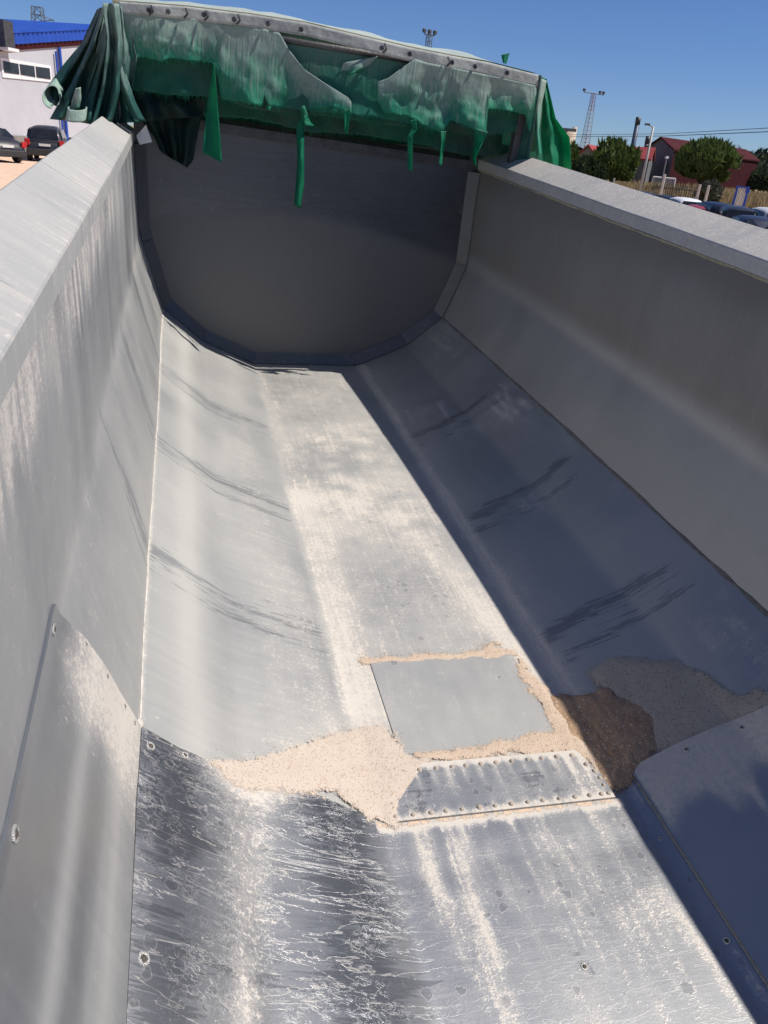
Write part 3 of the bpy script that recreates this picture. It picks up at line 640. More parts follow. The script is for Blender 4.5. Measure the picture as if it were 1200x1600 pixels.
g0 = on_y(213, 212, 5.3); mb = MB(); mb.prism([g0, on_y(228, 195, 5.3), on_y(238, 222, 5.3), on_y(218, 226, 5.3)], (0, .05, .0)).build('gusset', M_OUTER, trailer)
# tail end, outside skin, chassis, wheels (what a step to the side would show)
for sg in (1, -1):
    V_, F_ = [], []; yv = np.linspace(-2.6, END + .05, 40)
    pr = [(1.21, 1.33), (1.225, .75), (1.08, .32), (.80, .10), (.42, -.06), (0, -.06)]
    for y in yv:
        for x, z in pr:
            X, Y, Z = warp(sg * x, y, z); V_.append((float(X), float(Y), float(Z)))
    for i in range(len(yv) - 1):
        for k in range(5): a = i * 6 + k; F_.append((a, a + 1, a + 7, a + 6))
    mesh_obj('outer_skin', V_, F_, M_OUTER, trailer, False)
fw = MB(); pr = [(-1.2, 1.33), (-1.22, .75), (-1.08, .32), (-.8, .1), (-.42, -.06), (.42, -.06), (.8, .1), (1.08, .32), (1.22, .75), (1.2, 1.33)]
fw.prism([(x, END + .03, z - .05) for x, z in pr] , (0, .04, 0)).build('front_wall', M_OUTER, trailer)
MB().prism([(x, -2.62, z) for x, z in pr], (0, -.04, 0)).build('tailgate', M_OUTER, trailer)
for sg in (-1, 1): MB().box((sg * .42, 1.4, -.36), (.12, 8.0, .28)).build('chassis_rail', M_DARKSTEEL, trailer)
for yy in (-1.6, -.4, .8):
    MB().tube((-.95, yy, -.62), (.95, yy, -.62), .06).build('axle', M_DARKSTEEL, trailer)
    for sg in (-1, 1):
        wh = MB().tube((sg * .78, yy, -.62), (sg * 1.12, yy, -.62), .5, n=28).build('wheel', M_RUBBER, trailer)
        MB().tube((sg * 1.10, yy, -.62), (sg * 1.13, yy, -.62), .28, n=20).build('rim', M_OUTER, wh)

# ------------------------------------------------------------------ sand and grit lying in the body
def heap(name, outline, hfun, mat, label, cat, res=.006, off=.001):
    pts = np.array(outline); s0, s1 = pts[:, 0].min() - .02, pts[:, 0].max() + .02; y0, y1 = pts[:, 1].min() - .02, pts[:, 1].max() + .02
    s, y = np.meshgrid(np.arange(s0, s1, res), np.arange(y0, y1, res), indexing='ij')
    wobs = .030 * (fbm(s * 14, y * 14, 5, 3) - .5) * 2
    mk = poly_mask(s + wobs, y + wobs * .8, outline, .042); h = hfun(s, y, mk); h = h * (.85 + .3 * fbm(s * 60, y * 60, 9, 3)) - .0002
    X, Y, Z = surf(s, y, off + h); nv = s.shape; keep = (mk > .02).ravel()
    i, j = np.meshgrid(np.arange(nv[0] - 1), np.arange(nv[1] - 1), indexing='ij'); a = (i * nv[1] + j).ravel(); f = np.stack([a, a + nv[1], a + nv[1] + 1, a + 1], -1); f = f[keep[f].any(1)]
    me = bpy.data.meshes.new(name); V_ = np.stack([X, Y, Z], -1).reshape(-1, 3); me.from_pydata(V_.tolist(), [], f.tolist()); me.update(); me.materials.append(mat)
    me.polygons.foreach_set('use_smooth', np.ones(len(me.polygons), bool)); q_ = me.attributes.new('cover', 'FLOAT', 'POINT'); q_.data.foreach_set('value', (mk * 1.25).ravel().astype(np.float32))
    bm = bmesh.new(); bm.from_mesh(me); bmesh.ops.delete(bm, geom=[v_ for v_ in bm.verts if not v_.link_faces], context='VERTS'); bm.to_mesh(me); bm.free()
    # loose grains sitting on it
    rg = np.random.default_rng(3); idx = np.argwhere((mk > .01))
    ob = bpy.data.objects.new(name, me); COL.objects.link(ob); ob.matrix_world = TRAILER
    tag(ob, label, cat, kind='stuff')
    gv, gf = [], []
    for k in rg.choice(len(idx), min(len(idx), 1100), replace=False):
        a_, b_ = idx[k]; c = np.array([X[a_, b_], Y[a_, b_], Z[a_, b_]]) + rg.normal(0, .012, 3) * [1, 1, 0]; r_ = rg.uniform(.0006, .0019)
        q = rg.normal(0, 1, (3, 3)); q /= np.linalg.norm(q, axis=1)[:, None]; n0 = len(gv)
        for d in (q[0], -q[0], q[1], -q[1], q[2], -q[2]): gv.append(c + d * r_)
        gf += [(n0 + i_, n0 + j_, n0 + k_) for i_, j_, k_ in ((0, 2, 4), (2, 1, 4), (1, 3, 4), (3, 0, 4), (2, 0, 5), (1, 2, 5), (3, 1, 5), (0, 3, 5))]
    g_ = mesh_obj('loose_grains', gv, gf, mat, ob, attrs=dict(cover=np.full(len(gv), 3.0))); tag(g_, kind='stuff')
    return ob
heap('sand_drift', SAND_FAN, lambda s, y, m_: .008 * m_ * (.35 + .9 * band(s, -.38, .14)), M_SAND, 'pale beige sand drift fanned out beside the riveted floor strip', 'sand', .005, .006)
heap('sand_ridge', [(-.30, 2.060), (-.295, 2.040), (-.1, 2.032), (.05, 2.038), (.15, 2.040), (.285, 2.034), (.25, 2.075), (.215, 2.108), (.18, 2.075), (.10, 2.054), (-.05, 2.052), (-.15, 2.058)], lambda s, y, m_: .007 * m_, M_SAND2, 'thin ridge of beige sand along the far edge of the square floor patch', 'sand', .004, .001)
heap('sand_streak', [(.285, 2.0), (.30, 1.97), (.325, 1.80), (.345, 1.62), (.362, 1.50), (.355, 1.40), (.33, 1.40), (.325, 1.47), (.29, 1.545), (.25, 1.56), (.10, 1.575), (-.05, 1.575), (-.20, 1.575), (-.22, 1.60), (-.05, 1.595), (.10, 1.605), (.18, 1.625), (.26, 1.62), (.285, 1.66), (.275, 1.80), (.28, 1.92)], lambda s, y, m_: .007 * m_, M_SAND2, 'strip of beige sand between the square patch and the shadow edge', 'sand', .005, .0035)
heap('brown_grit_heap', [(.335, 1.80), (.38, 1.79), (.45, 1.775), (.53, 1.73), (.58, 1.66), (.585, 1.56), (.545, 1.49), (.48, 1.45), (.42, 1.41), (.375, 1.385), (.345, 1.40), (.335, 1.5), (.325, 1.65)], lambda s, y, m_: .018 * m_ * (.5 + band(s, .45, .12)), M_GRAVEL, 'dark brown grit heap in the shade where sunlit floor ends', 'grit heap', .006, .001)
heap('grey_grit_layer', [(.50, 1.86), (.60, 1.88), (.70, 1.85), (.78, 1.76), (.84, 1.62), (.88, 1.54), (.96, 1.475), (1.06, 1.44), (1.0, 1.425), (.86, 1.455), (.70, 1.465), (.55, 1.46), (.52, 1.50), (.56, 1.60), (.53, 1.72)], lambda s, y, m_: .009 * m_, M_GREYSAND, 'thin grey grit layer behind the right liner plate in the shade', 'grit', .008, .001)

# ------------------------------------------------------------------ torn tarpaulin over the front hoop
tarp_root = on_y(510, 70, HY)
tarp = tag(empty('torn_tarpaulin', matrix=TRAILER @ Matrix.Translation(tarp_root)), 'torn green tarpaulin hanging in rags from the hoop over the front wall', 'tarpaulin')
def interp_path(pts, t_):
    pts = [Vector(p) for p in pts]; L_ = [0]
    for a, b_ in zip(pts, pts[1:]): L_.append(L_[-1] + (b_ - a).length)
    d = t_ * L_[-1]
    for k in range(len(pts) - 1):
        if d <= L_[k + 1] or k == len(pts) - 2:
            q = (d - L_[k]) / max(1e-9, L_[k + 1] - L_[k]); return pts[k].lerp(pts[k + 1], min(1, q))
def cloth(name, leftp, rightp, y0, mat, nu=40, nv=24, folds=(), y1=None, y_left=None, crumple=.02, seed=1, label=None, taper=False):
    """cloth between two hanging edges (photo points) placed on the cross plane y0, pushed in and out along the body by folds"""
    V_, uv_ = [], []
    for j in range(nv + 1):
        tv = j / nv; a = interp_path([(x, y, 0) for x, y in leftp], tv); b_ = interp_path([(x, y, 0) for x, y in rightp], tv)
        for i in range(nu + 1):
            tu = i / nu; q = a.lerp(b_, tu); yy = y0 + ((y1 - y0) * tv if y1 is not None else 0) + ((y_left - y0) * (1 - tu) if y_left is not None else 0)
            amp = .25 + .75 * tv
            for fr, am, ph in folds: yy += am * amp * math.sin(2 * math.pi * fr * tu + ph + 1.5 * float(vnoise(tv * 3 + fr, ph * 7, seed)))
            P_ = on_y(q.x, q.y, yy)
            yy += crumple * 2 * (float(fbm(P_.x * 7 + seed, P_.z * 6, seed, 3)) - .5)
            P_ = on_y(q.x, q.y, yy); V_.append(P_ - tarp_root); uv_.append((tu, tv))
    F_ = [(j * (nu + 1) + i, j * (nu + 1) + i + 1, (j + 1) * (nu + 1) + i + 1, (j + 1) * (nu + 1) + i) for j in range(nv) for i in range(nu)]
    o = mesh_obj(name, V_, F_, mat, tarp, True, uv_)
    md = o.modifiers.new('Solidify', 'SOLIDIFY'); md.thickness = .0025; md.offset = 0
    if label: o['label'] = label
    return o
def flap(name, tops, bots, y0, mat, folds=(), crumple=.03, seed=1, nv=26, step=3, label=None, lean=0.0, fray=3.0):
    """hanging flap: top and ragged bottom edge as photo points, in columns"""
    u0, u1 = tops[0][0], tops[-1][0]; nu = int((u1 - u0) / step); V_, uv_ = [], []
    tx, ty = zip(*tops); bx2, by2 = zip(*bots)
    for i in range(nu + 1):
        tu = i / nu; u = u0 + (u1 - u0) * tu; vt = np.interp(u, tx, ty); vb = np.interp(u, bx2, by2) + fray * (float(vnoise(u * .45, 0, seed)) - .5)
        for j in range(nv + 1):
            tv = j / nv; yy = y0 + lean * tv
            for fr, am, ph in folds: yy += am * (.12 + .88 * tv) * math.sin(2 * math.pi * fr * tu + ph + 1.2 * float(vnoise(tv * 3 + fr, ph * 7, seed)))
            P_ = on_y(u, vt + (vb - vt) * tv, yy); yy += crumple * (.15 + .85 * tv) * (1.2 * (float(fbm(P_.x * 6 + seed, P_.z * 6, seed, 4)) - .5) + 1.3 * abs(float(fbm(P_.x * 4.5, P_.z * 5.5 + seed, seed + 9, 2)) - .5) + .5 * abs(float(fbm(P_.x * 13, P_.z * 11 + seed, seed + 19, 2)) - .5))
            V_.append(on_y(u, vt + (vb - vt) * tv, yy) - tarp_root); uv_.append((tu, tv))
    F_ = [(i * (nv + 1) + j, i * (nv + 1) + j + 1, (i + 1) * (nv + 1) + j + 1, (i + 1) * (nv + 1) + j) for j in range(nv) for i in range(nu)]
    o = mesh_obj(name, V_, F_, mat, tarp, True, uv_)
    md = o.modifiers.new('Solidify', 'SOLIDIFY'); md.thickness = .0025; md.offset = 0
    if label: o['label'] = label
    return o
HEM = [(185, 2), (290, 10), (390, 22), (480, 36), (560, 55), (640, 74), (710, 88), (762, 97), (841, 117)]
hx, hy = zip(*HEM)
hem = lambda u: float(np.interp(u, hx, hy))
# roof sheet over the hoop, sagging between the bows
V_, uv_ = [], []; nu, nv = 60, 26
for i in range(nu + 1):
    u = 160 + (850 - 160) * i / nu; p0 = on_y(u, hem(u) - 2, HY - .02)
    for j in range(nv + 1):
        q = j / nv; bulge = .040 * math.sin(math.pi * min(1, q * 1.25)) * (.65 + .7 * float(vnoise(i * .16, q * 3, 6))) + .012 * (float(vnoise(i * .5, q * 9, 7)) - .5) * min(1, q * 6)
        bulge *= min(1, (nu - i) / 8)
        if q > .8: bulge -= (q - .8) * .4
        V_.append(Vector((p0.x, p0.y + q * 1.45, p0.z + bulge)) - tarp_root); uv_.append((i / nu, .1))
F_ = [(i * (nv + 1) + j, i * (nv + 1) + j + 1, (i + 1) * (nv + 1) + j + 1, (i + 1) * (nv + 1) + j) for j in range(nv) for i in range(nu)]
mesh_obj('roof_sheet', V_, F_, M_TARPROOF, tarp, True, uv_)['label'] = 'top of the tarpaulin, coloured pale as sunlit cloth'
# the hem folded over the hoop, with darker worn patches
flap('hem_band', HEM, [(185, 20), (290, 30), (390, 42), (480, 57), (560, 76), (640, 96), (710, 108), (762, 119), (838, 136)], HY - .045, M_HEM, folds=[(6, .003, 0)], crumple=.008, seed=5, nv=5, fray=1, label='greyish hem band along the hoop')
# outer layer, left half, cut away diagonally on its right
flap('front_flap', [(187, 16), (290, 27), (390, 40), (436, 50), (452, 78), (475, 108), (505, 128), (545, 153), (549, 160)],
     [(187, 40), (195, 78), (208, 92), (225, 89), (250, 96), (268, 91), (300, 95), (333, 98), (340, 118), (346, 156), (378, 160), (409, 166), (413, 150), (420, 166), (440, 168), (470, 166), (482, 172), (505, 168), (520, 166), (540, 172), (549, 176)],
     HY - .04, M_TARP, folds=[(2.7, .018, .4), (8, .006, 1)], crumple=.055, seed=11, label='front flap with its coating faded to grey')
# outer layer, right half
flap('front_flap', [(590, 128), (606, 122), (625, 108), (648, 92), (668, 98), (710, 106), (762, 117), (838, 134)],
     [(590, 160), (600, 176), (625, 180), (640, 184), (650, 188), (668, 200), (692, 208), (697, 196), (705, 188), (745, 204), (762, 208), (758, 185), (757, 170), (790, 172), (822, 178), (824, 200), (830, 205), (838, 150)],
     HY - .05, M_TARP, folds=[(2.2, .020, 2), (7, .007, .3)], crumple=.055, seed=23)
# under layer right across, darker
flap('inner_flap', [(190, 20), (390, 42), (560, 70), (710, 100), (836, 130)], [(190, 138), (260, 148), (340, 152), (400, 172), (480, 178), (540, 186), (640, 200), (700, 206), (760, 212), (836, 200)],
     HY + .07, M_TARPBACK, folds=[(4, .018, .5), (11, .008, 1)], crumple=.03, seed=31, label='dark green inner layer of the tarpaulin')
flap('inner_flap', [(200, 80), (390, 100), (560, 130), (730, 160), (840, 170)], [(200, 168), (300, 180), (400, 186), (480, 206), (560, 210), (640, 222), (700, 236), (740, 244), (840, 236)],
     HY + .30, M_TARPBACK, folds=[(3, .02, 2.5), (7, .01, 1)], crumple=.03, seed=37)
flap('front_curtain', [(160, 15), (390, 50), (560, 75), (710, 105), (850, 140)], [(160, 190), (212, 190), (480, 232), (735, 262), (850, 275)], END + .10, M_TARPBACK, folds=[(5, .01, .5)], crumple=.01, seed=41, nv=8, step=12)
flap('front_flap', [(425, 40), (480, 50), (560, 66), (660, 88)], [(425, 168), (480, 172), (545, 180), (590, 184), (660, 196)], HY + .0, M_TARPMID, folds=[(1.5, .008, .5)], crumple=.02, seed=45, label='smooth deep green middle of the front layer')
# raised scraps on the middle of the inner layer
cloth('fold_of_cloth', [(537, 98), (530, 112), (533, 122)], [(590, 88), (580, 100), (562, 112)], HY - .02, M_TARP, 12, 8, [(1, .03, 0)], seed=4)
# torn strips
S_ = [([(333, 98), (324, 165), (316, 238)], [(335, 98), (341, 175), (347, 254)], 5.06, 'bright green torn strip widening to its foot'),
      ([(469, 166), (472, 185), (463, 196), (465, 250), (460, 320)], [(476, 165), (482, 182), (475, 197), (475, 290), (469, 326)], 5.06, 'longest torn strip, twisted'),
      ([(474, 181), (475, 190), (474, 196)], [(480, 180), (486, 192), (491, 197)], 5.05, None),
      ([(537, 172), (538, 195), (537, 206)], [(547, 170), (545, 192), (543, 209)], 5.07, None),
      ([(641, 188), (644, 200), (637, 212), (637, 264)], [(650, 186), (652, 203), (645, 210), (644, 268)], 5.07, None),
      ([(688, 205), (690, 222), (686, 256)], [(697, 205), (694, 225), (690, 260)], 5.07, None),
      ([(743, 200), (740, 230), (738, 248), (742, 257)], [(762, 206), (752, 228), (743, 246), (745, 260)], 5.05, None),
      ([(416, 166), (417, 170)], [(424, 166), (422, 172)], 5.06, None),
      ([(783, 86), (786, 98)], [(796, 83), (791, 100)], 5.12, 'small upright scrap on the hoop')]
for i, (l_, r_, yy, lb) in enumerate(S_):
    cloth('torn_strip', l_, r_, yy, M_TARPGREEN, 6, 26, [(.8, .012, i), (.5, .02, i * 2)], crumple=.03, seed=50 + i, label=lb)
for u in (232, 262, 318, 365, 418, 470, 596, 640, 706, 742, 792):
    MB().tube(on_y(u, hem(u) + 9 + (u % 3), HY - .062) - tarp_root, on_y(u + 1, hem(u) + 10 + (u % 3), HY - .054) - tarp_root, .013, n=8).build('eyelet', M_DARKSTEEL, tarp)
for u in (236, 290, 322, 372, 601, 700): MB().path([on_y(u, hem(u) + 3, HY - .06) - tarp_root, on_y(u + 3, hem(u) + 12, HY - .075) - tarp_root, on_y(u - 3, hem(u) + 18, HY - .07) - tarp_root], .006, n=5).build('torn_tie', M_DARKSTEEL, tarp)
rgt = np.random.default_rng(8); V_, F_ = [], []
for o in [q for q in tarp.children if q.name.startswith(('front_flap', 'inner_flap'))]:
    me = o.data; co = np.zeros(len(me.vertices) * 3); me.vertices.foreach_get('co', co); co = co.reshape(-1, 27, 3)[:, -1] if len(me.vertices) % 27 == 0 else co.reshape(-1, 3)[:0]
    for k in range(len(co) - 1):
        for q in range(3):
            p_ = co[k] + (co[k + 1] - co[k]) * rgt.random(); l_ = rgt.uniform(.006, .035) * (2.2 if rgt.random() < .08 else 1); n0 = len(V_); V_ += [p_ + [-.0012, 0, .006], p_ + [.0012, 0, .006], p_ + [rgt.normal(0, .006), rgt.normal(0, .004), -l_]]; F_.append((n0, n0 + 1, n0 + 2))
tag(mesh_obj('frayed_threads', V_, F_, M_TARPGREEN, tarp, uv=np.full((len(V_), 2), .9)), kind='stuff')
# bunched drape at the left, built of several overlapping folds
dr = [([(152, 14), (128, 66), (100, 100), (72, 138), (68, 158)], [(168, 8), (150, 70), (130, 130), (118, 178)], 5.24, M_TARPSLATE, [(1.6, .05, .4)]),
      ([(160, 10), (140, 70), (112, 130), (88, 168), (78, 186)], [(176, 8), (162, 70), (142, 130), (118, 190)], 5.12, M_TARPSLATE, [(1.3, .06, 1.6)]),
      ([(166, 8), (150, 80), (132, 140), (118, 190)], [(182, 8), (178, 80), (168, 140), (152, 196)], 5.08, M_TARPSLATE, [(1.2, .05, .2)]),
      ([(160, 4), (168, 60), (160, 130), (142, 196)], [(186, 6), (192, 70), (188, 140), (176, 190)], 5.04, M_TARPSLATE, [(1.4, .06, 3.6)]),
      ([(184, 6), (186, 70), (184, 140), (188, 192)], [(196, 16), (214, 90), (204, 150), (228, 190)], 5.10, M_TARPSLATE, [(1.1, .05, 1)]),
      ([(180, 90), (186, 130), (196, 160), (206, 186)], [(190, 84), (200, 125), (212, 160), (226, 188)], 5.05, M_TARPSLATE, [(.8, .04, 2)])]
for i, (l_, r_, yy, mt, fl_) in enumerate(dr): cloth('side_drape', l_, r_, yy, mt, 22, 30, fl_, crumple=.05, seed=70 + i, label='bunched drape falling outside the left rim' if i == 1 else None)
# curled ends, open like cups
def curl(front, back, yf, yb, mat, arc, start, seed):
    V_, F_, uv_ = [], [], []; nn, mm = 26, 8
    for j in range(mm + 1):
        q = j / mm
        for k in range(nn + 1):
            a = start + arc * k / nn; wv = 1 + .16 * (float(vnoise(k * .35, q * 2, seed)) - .5)
            c_ = [front[i] + (back[i] - front[i]) * q for i in range(4)]
            P_ = on_y(c_[0] + c_[2] * math.cos(a) * wv, c_[1] - c_[3] * math.sin(a) * wv, yf + (yb - yf) * q + .03 * math.sin(a)); V_.append(P_ - tarp_root); uv_.append((k / nn, .2))
    F_ = [(j * (nn + 1) + k, j * (nn + 1) + k + 1, (j + 1) * (nn + 1) + k + 1, (j + 1) * (nn + 1) + k) for j in range(mm) for k in range(nn)]
    o = mesh_obj('curled_end', V_, F_, mat, tarp, True, uv_); md = o.modifiers.new('Solidify', 'SOLIDIFY'); md.thickness = .004
curl((80, 152, 13, 17), (93, 132, 9, 14), 5.10, 5.30, M_MINT, 5.6, -.9, 1)
curl((119, 187, 16, 4), (121, 168, 15, 4), 5.00, 5.02, M_MINT, 4.9, 1.9, 2)
cloth('curled_end', [(118, 138), (112, 158), (110, 170)], [(126, 136), (127, 155), (124, 170)], 5.02, M_MINT, 6, 10, [(1, .01, 0)], crumple=.01, seed=61)
# dark rag inside at the left and the bright drape outside at the right
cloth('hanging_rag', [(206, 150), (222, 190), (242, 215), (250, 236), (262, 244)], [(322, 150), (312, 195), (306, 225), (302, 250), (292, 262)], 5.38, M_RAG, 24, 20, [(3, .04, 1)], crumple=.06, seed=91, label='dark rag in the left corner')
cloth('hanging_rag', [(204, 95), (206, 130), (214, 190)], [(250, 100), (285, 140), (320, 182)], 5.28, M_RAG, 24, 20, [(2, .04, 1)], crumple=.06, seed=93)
cloth('side_drape', [(843, 118), (848, 160), (845, 205), (848, 252)], [(854, 124), (868, 185), (890, 215), (893, 272)], 5.30, M_TARPGREEN, 26, 30, [(1.4, .05, .5)], crumple=.07, seed=95, label='bright green drape outside the right rim')
for xs_, nm_ in ((hoopL.x - .03, 'left'), (hoopR.x - .015, 'right')):
    V_, uv_ = [], []; zt_ = hoopL.z if nm_ == 'left' else hoopR.z
    for i in range(33):
        for j in range(13):
            y_ = HY - .06 + 1.46 * i / 32; z_ = zt_ + .035 - .64 * j / 12; V_.append(Vector((xs_ + .03 * math.sin(i * .9 + j * .2) * j / 12, y_, z_)) - tarp_root); uv_.append((i / 32, j / 12))
    mesh_obj('side_curtain', V_, [(i * 13 + j, i * 13 + j + 1, (i + 1) * 13 + j + 1, (i + 1) * 13 + j) for i in range(32) for j in range(12)], M_TARPSLATE, tarp, True, uv_).modifiers.new('Solidify', 'SOLIDIFY').thickness = .003
cloth('side_drape', [(838, 120), (832, 160), (836, 200), (838, 250)], [(854, 126), (846, 165), (842, 205), (846, 240)], 5.10, M_TARP, 12, 26, [(1.0, .03, .5)], crumple=.04, seed=97)
cloth('hanging_rag', [(794, 168), (786, 200), (784, 225)], [(826, 180), (824, 208), (822, 232)], 5.34, M_TARP, 14, 16, [(1.2, .03, .5)], crumple=.05, seed=98)

# ------------------------------------------------------------------ background left: warehouse, pylon, cars
M_WHITEWALL = rough_mat('white_render', (.42, .43, .465), (.48, .49, .53), .35, .85)
M_PLINTH = rough_mat('grey_plinth', (.16, .155, .14), (.24, .23, .21), .8, .9)
M_BLUE = rough_mat('blue_sheet_metal', (.012, .06, .36), (.02, .08, .44), 1, .45)
M_MAROON = rough_mat('maroon_sheet', (.035, .008, .011), (.055, .013, .016), 1.2, .9, spec=.1)
M_GLASS = rough_mat('dark_window_glass', (.02, .022, .026), (.035, .04, .045), 1, .12)
M_FRAME = rough_mat('white_window_frame', (.7, .7, .7), (.78, .78, .78), 3, .5)
def wall_frame(u0, u1, d0, d1, v=150):
    a = at(u0, v, d0); b_ = at(u1, v, d1); a.z = b_.z = 0; return a, b_
wa, wb = at(-60, 150, 50), at(190, 150, 62); wa.z = wb.z = 0
ux = (wb - wa).normalized(); nrm = Vector((ux.y, -ux.x, 0));  # towards the camera side
if (CAM_LOC - wa).dot(nrm) < 0: nrm = -nrm
wroot = tag(empty('warehouse', wa), 'white rendered warehouse with blue corrugated parapet behind the left rim', 'warehouse')
WL = (wb - wa).length; angz = math.atan2(ux.y, ux.x)
wroot.rotation_euler = (0, 0, angz)
def wl(u, v):                                               # photo point on the wall plane -> along, height
    d = ray(u, v); t_ = (wa - CAM_LOC).dot(nrm) / d.dot(nrm); p = CAM_LOC + d * t_; return (p - wa).dot(ux), p.z
side = 1 if Vector((0, 0, 1)).cross(ux).dot(nrm) < 0 else -1  # local +y points away from the camera when side=1
def wy(d): return d * side
e0, e1 = wl(0, 80), wl(130, 70.5); z0 = wl(30, 212)[1]
sl_ = (e1[1] - e0[1]) / (e1[0] - e0[0]); ze = lambda x: e0[1] + sl_ * (x - e0[0])
MB().prism([(0, 0, z0), (WL, 0, z0), (WL, 0, ze(WL)), (0, 0, ze(0))], (0, wy(18), 0)).build('wall', M_WHITEWALL, wroot)
MB().prism([(0, wy(-.06), -.5), (WL, wy(-.06), -.5), (WL, wy(-.06), z0), (0, wy(-.06), z0)], (0, wy(17.9), 0)).build('plinth', M_PLINTH, wroot)
b0, b1 = wl(0, 71), wl(0, 53)
hb = b0[1] - e0[1]; hc = b1[1] - b0[1]
MB().prism([(0, wy(-.08), ze(0)), (WL, wy(-.08), ze(WL)), (WL, wy(-.08), ze(WL) + hb), (0, wy(-.08), ze(0) + hb)], (0, wy(17.8), 0)).build('fascia', M_MAROON, wroot)
V_, F_ = [], []; nx_ = int(WL / .10)
for i in range(nx_ + 1):
    x = WL * i / nx_; k = i % 4; dy = -.10 - (.07 if k in (1, 2) else 0)
    V_ += [(x, wy(dy), ze(x) + hb + .01), (x, wy(dy), ze(x) + hb + hc)]
for i in range(nx_): F_.append((2 * i, 2 * i + 2, 2 * i + 3, 2 * i + 1))
mesh_obj('corrugated_parapet', V_, F_, M_BLUE, wroot)
MB().prism([(0, wy(-.2), ze(0) + hb + hc), (WL, wy(-.2), ze(WL) + hb + hc), (WL, wy(-.2), ze(WL) + hb + hc + .12), (0, wy(-.2), ze(0) + hb + hc + .12)], (0, wy(18), 0)).build('coping', M_BLUE, wroot)
wp = [(3, 95, 27, 99.5, 116, 113), (29, 99.8, 52, 103.3, 120.3, 116.5), (54, 103.7, 76, 106.6, 123.7, 120.8)]
fr0, fr1 = wl(2, 94), wl(77, 106); fb0, fb1 = wl(4, 117), wl(77, 124.5)
MB().prism([(fr0[0] - .1, wy(-.05), fb0[1] - .12), (fr1[0] + .1, wy(-.05), fb1[1] - .12), (fr1[0] + .1, wy(-.05), fr1[1] + .12), (fr0[0] - .1, wy(-.05), fr0[1] + .12)], (0, wy(.04), 0)).build('window_frame', M_FRAME, wroot)
for u0, v0, u1, v1, v2, v3 in wp:
    q0, q1, q2, q3 = wl(u0, v0), wl(u1, v1), wl(u1, v2), wl(u0 + 2, v3)
    MB().prism([(q0[0], wy(-.075), q0[1]), (q1[0], wy(-.075), q1[1]), (q1[0], wy(-.075), q2[1]), (q0[0], wy(-.075), q3[1])], (0, wy(.02), 0)).build('window_pane', M_GLASS, wroot)
pa, pb = wl(83.5, 80), wl(88, 113)
MB().tube((pa[0], wy(-.15), pa[1]), (pa[0], wy(-.15), z0 + .1), .06).build('downpipe', M_BLUE, wroot)
pe = wl(101, 205); MB().tube((pe[0], wy(-.15), -.2), (pe[0], wy(-.15), ze(pe[0])), .09).build('downpipe', M_BLUE, wroot)
q0, q1 = wl(-6, 72), wl(4.5, 33)
MB().box(((q0[0] + q1[0]) / 2, wy(-.35), (q0[1] + q1[1]) / 2), (abs(q1[0] - q0[0]), .5, abs(q1[1] - q0[1]))).build('vent_box', M_DARKSTEEL, wroot)
MB().box(((q0[0] + q1[0]) / 2 + .1, wy(-.4), q0[1] - .08), (abs(q1[0] - q0[0]) * 1.15, .6, .14)).build('vent_base', M_FRAME, wroot)

M_GALV = rough_mat('galvanised_steel', (.10, .12, .15), (.16, .18, .21), 1, .6, .2)
def lattice(root, w0, w1, h, mat, bays, r, z0_=0):
    mb = MB(); c0 = [(-w0, -w0), (w0, -w0), (w0, w0), (-w0, w0)]
    P_ = lambda k, t_: Vector((c0[k][0] * (1 + (w1 / w0 - 1) * t_), c0[k][1] * (1 + (w1 / w0 - 1) * t_), z0_ + (h - z0_) * t_))
    for k in range(4):
        mb.tube(P_(k, 0), P_(k, 1), r, n=5)
    for b_ in range(bays):
        t0, t1 = b_ / bays, (b_ + 1) / bays
        for k in range(4): mb.tube(P_(k, t0), P_((k + 1) % 4, t1), r * .6, n=4); mb.tube(P_(k, t1), P_((k + 1) % 4, t1), r * .6, n=4)
    return mb.build('lattice', mat, root)
pt = at(58, 11, 230); pyl = tag(empty('power_pylon', (pt.x, pt.y, 0), -.2), 'lattice power pylon with three stub arms rising over the blue parapet', 'pylon')
lattice(pyl, 2.6, 1.0, pt.z, M_GALV, 16, .13)
hp = pt.z
for (dz, sx_, ln_) in ((-1.5, 1, 3.6), (-3.6, -1, 3.6), (-7.2, 1, 3.8)):
    mb = MB(); mb.tube((0, -.9, hp + dz), (sx_ * ln_, 0, hp + dz - .8), .1, n=5).tube((0, .9, hp + dz), (sx_ * ln_, 0, hp + dz - .8), .1, n=5).tube((0, 0, hp + dz - 1.4), (sx_ * ln_, 0, hp + dz - .8), .1, n=5).tube((sx_ * ln_, 0, hp + dz - .8), (sx_ * ln_, 0, hp + dz - 2.2), .12, n=6)
    mb.build('arm', M_GALV, pyl)

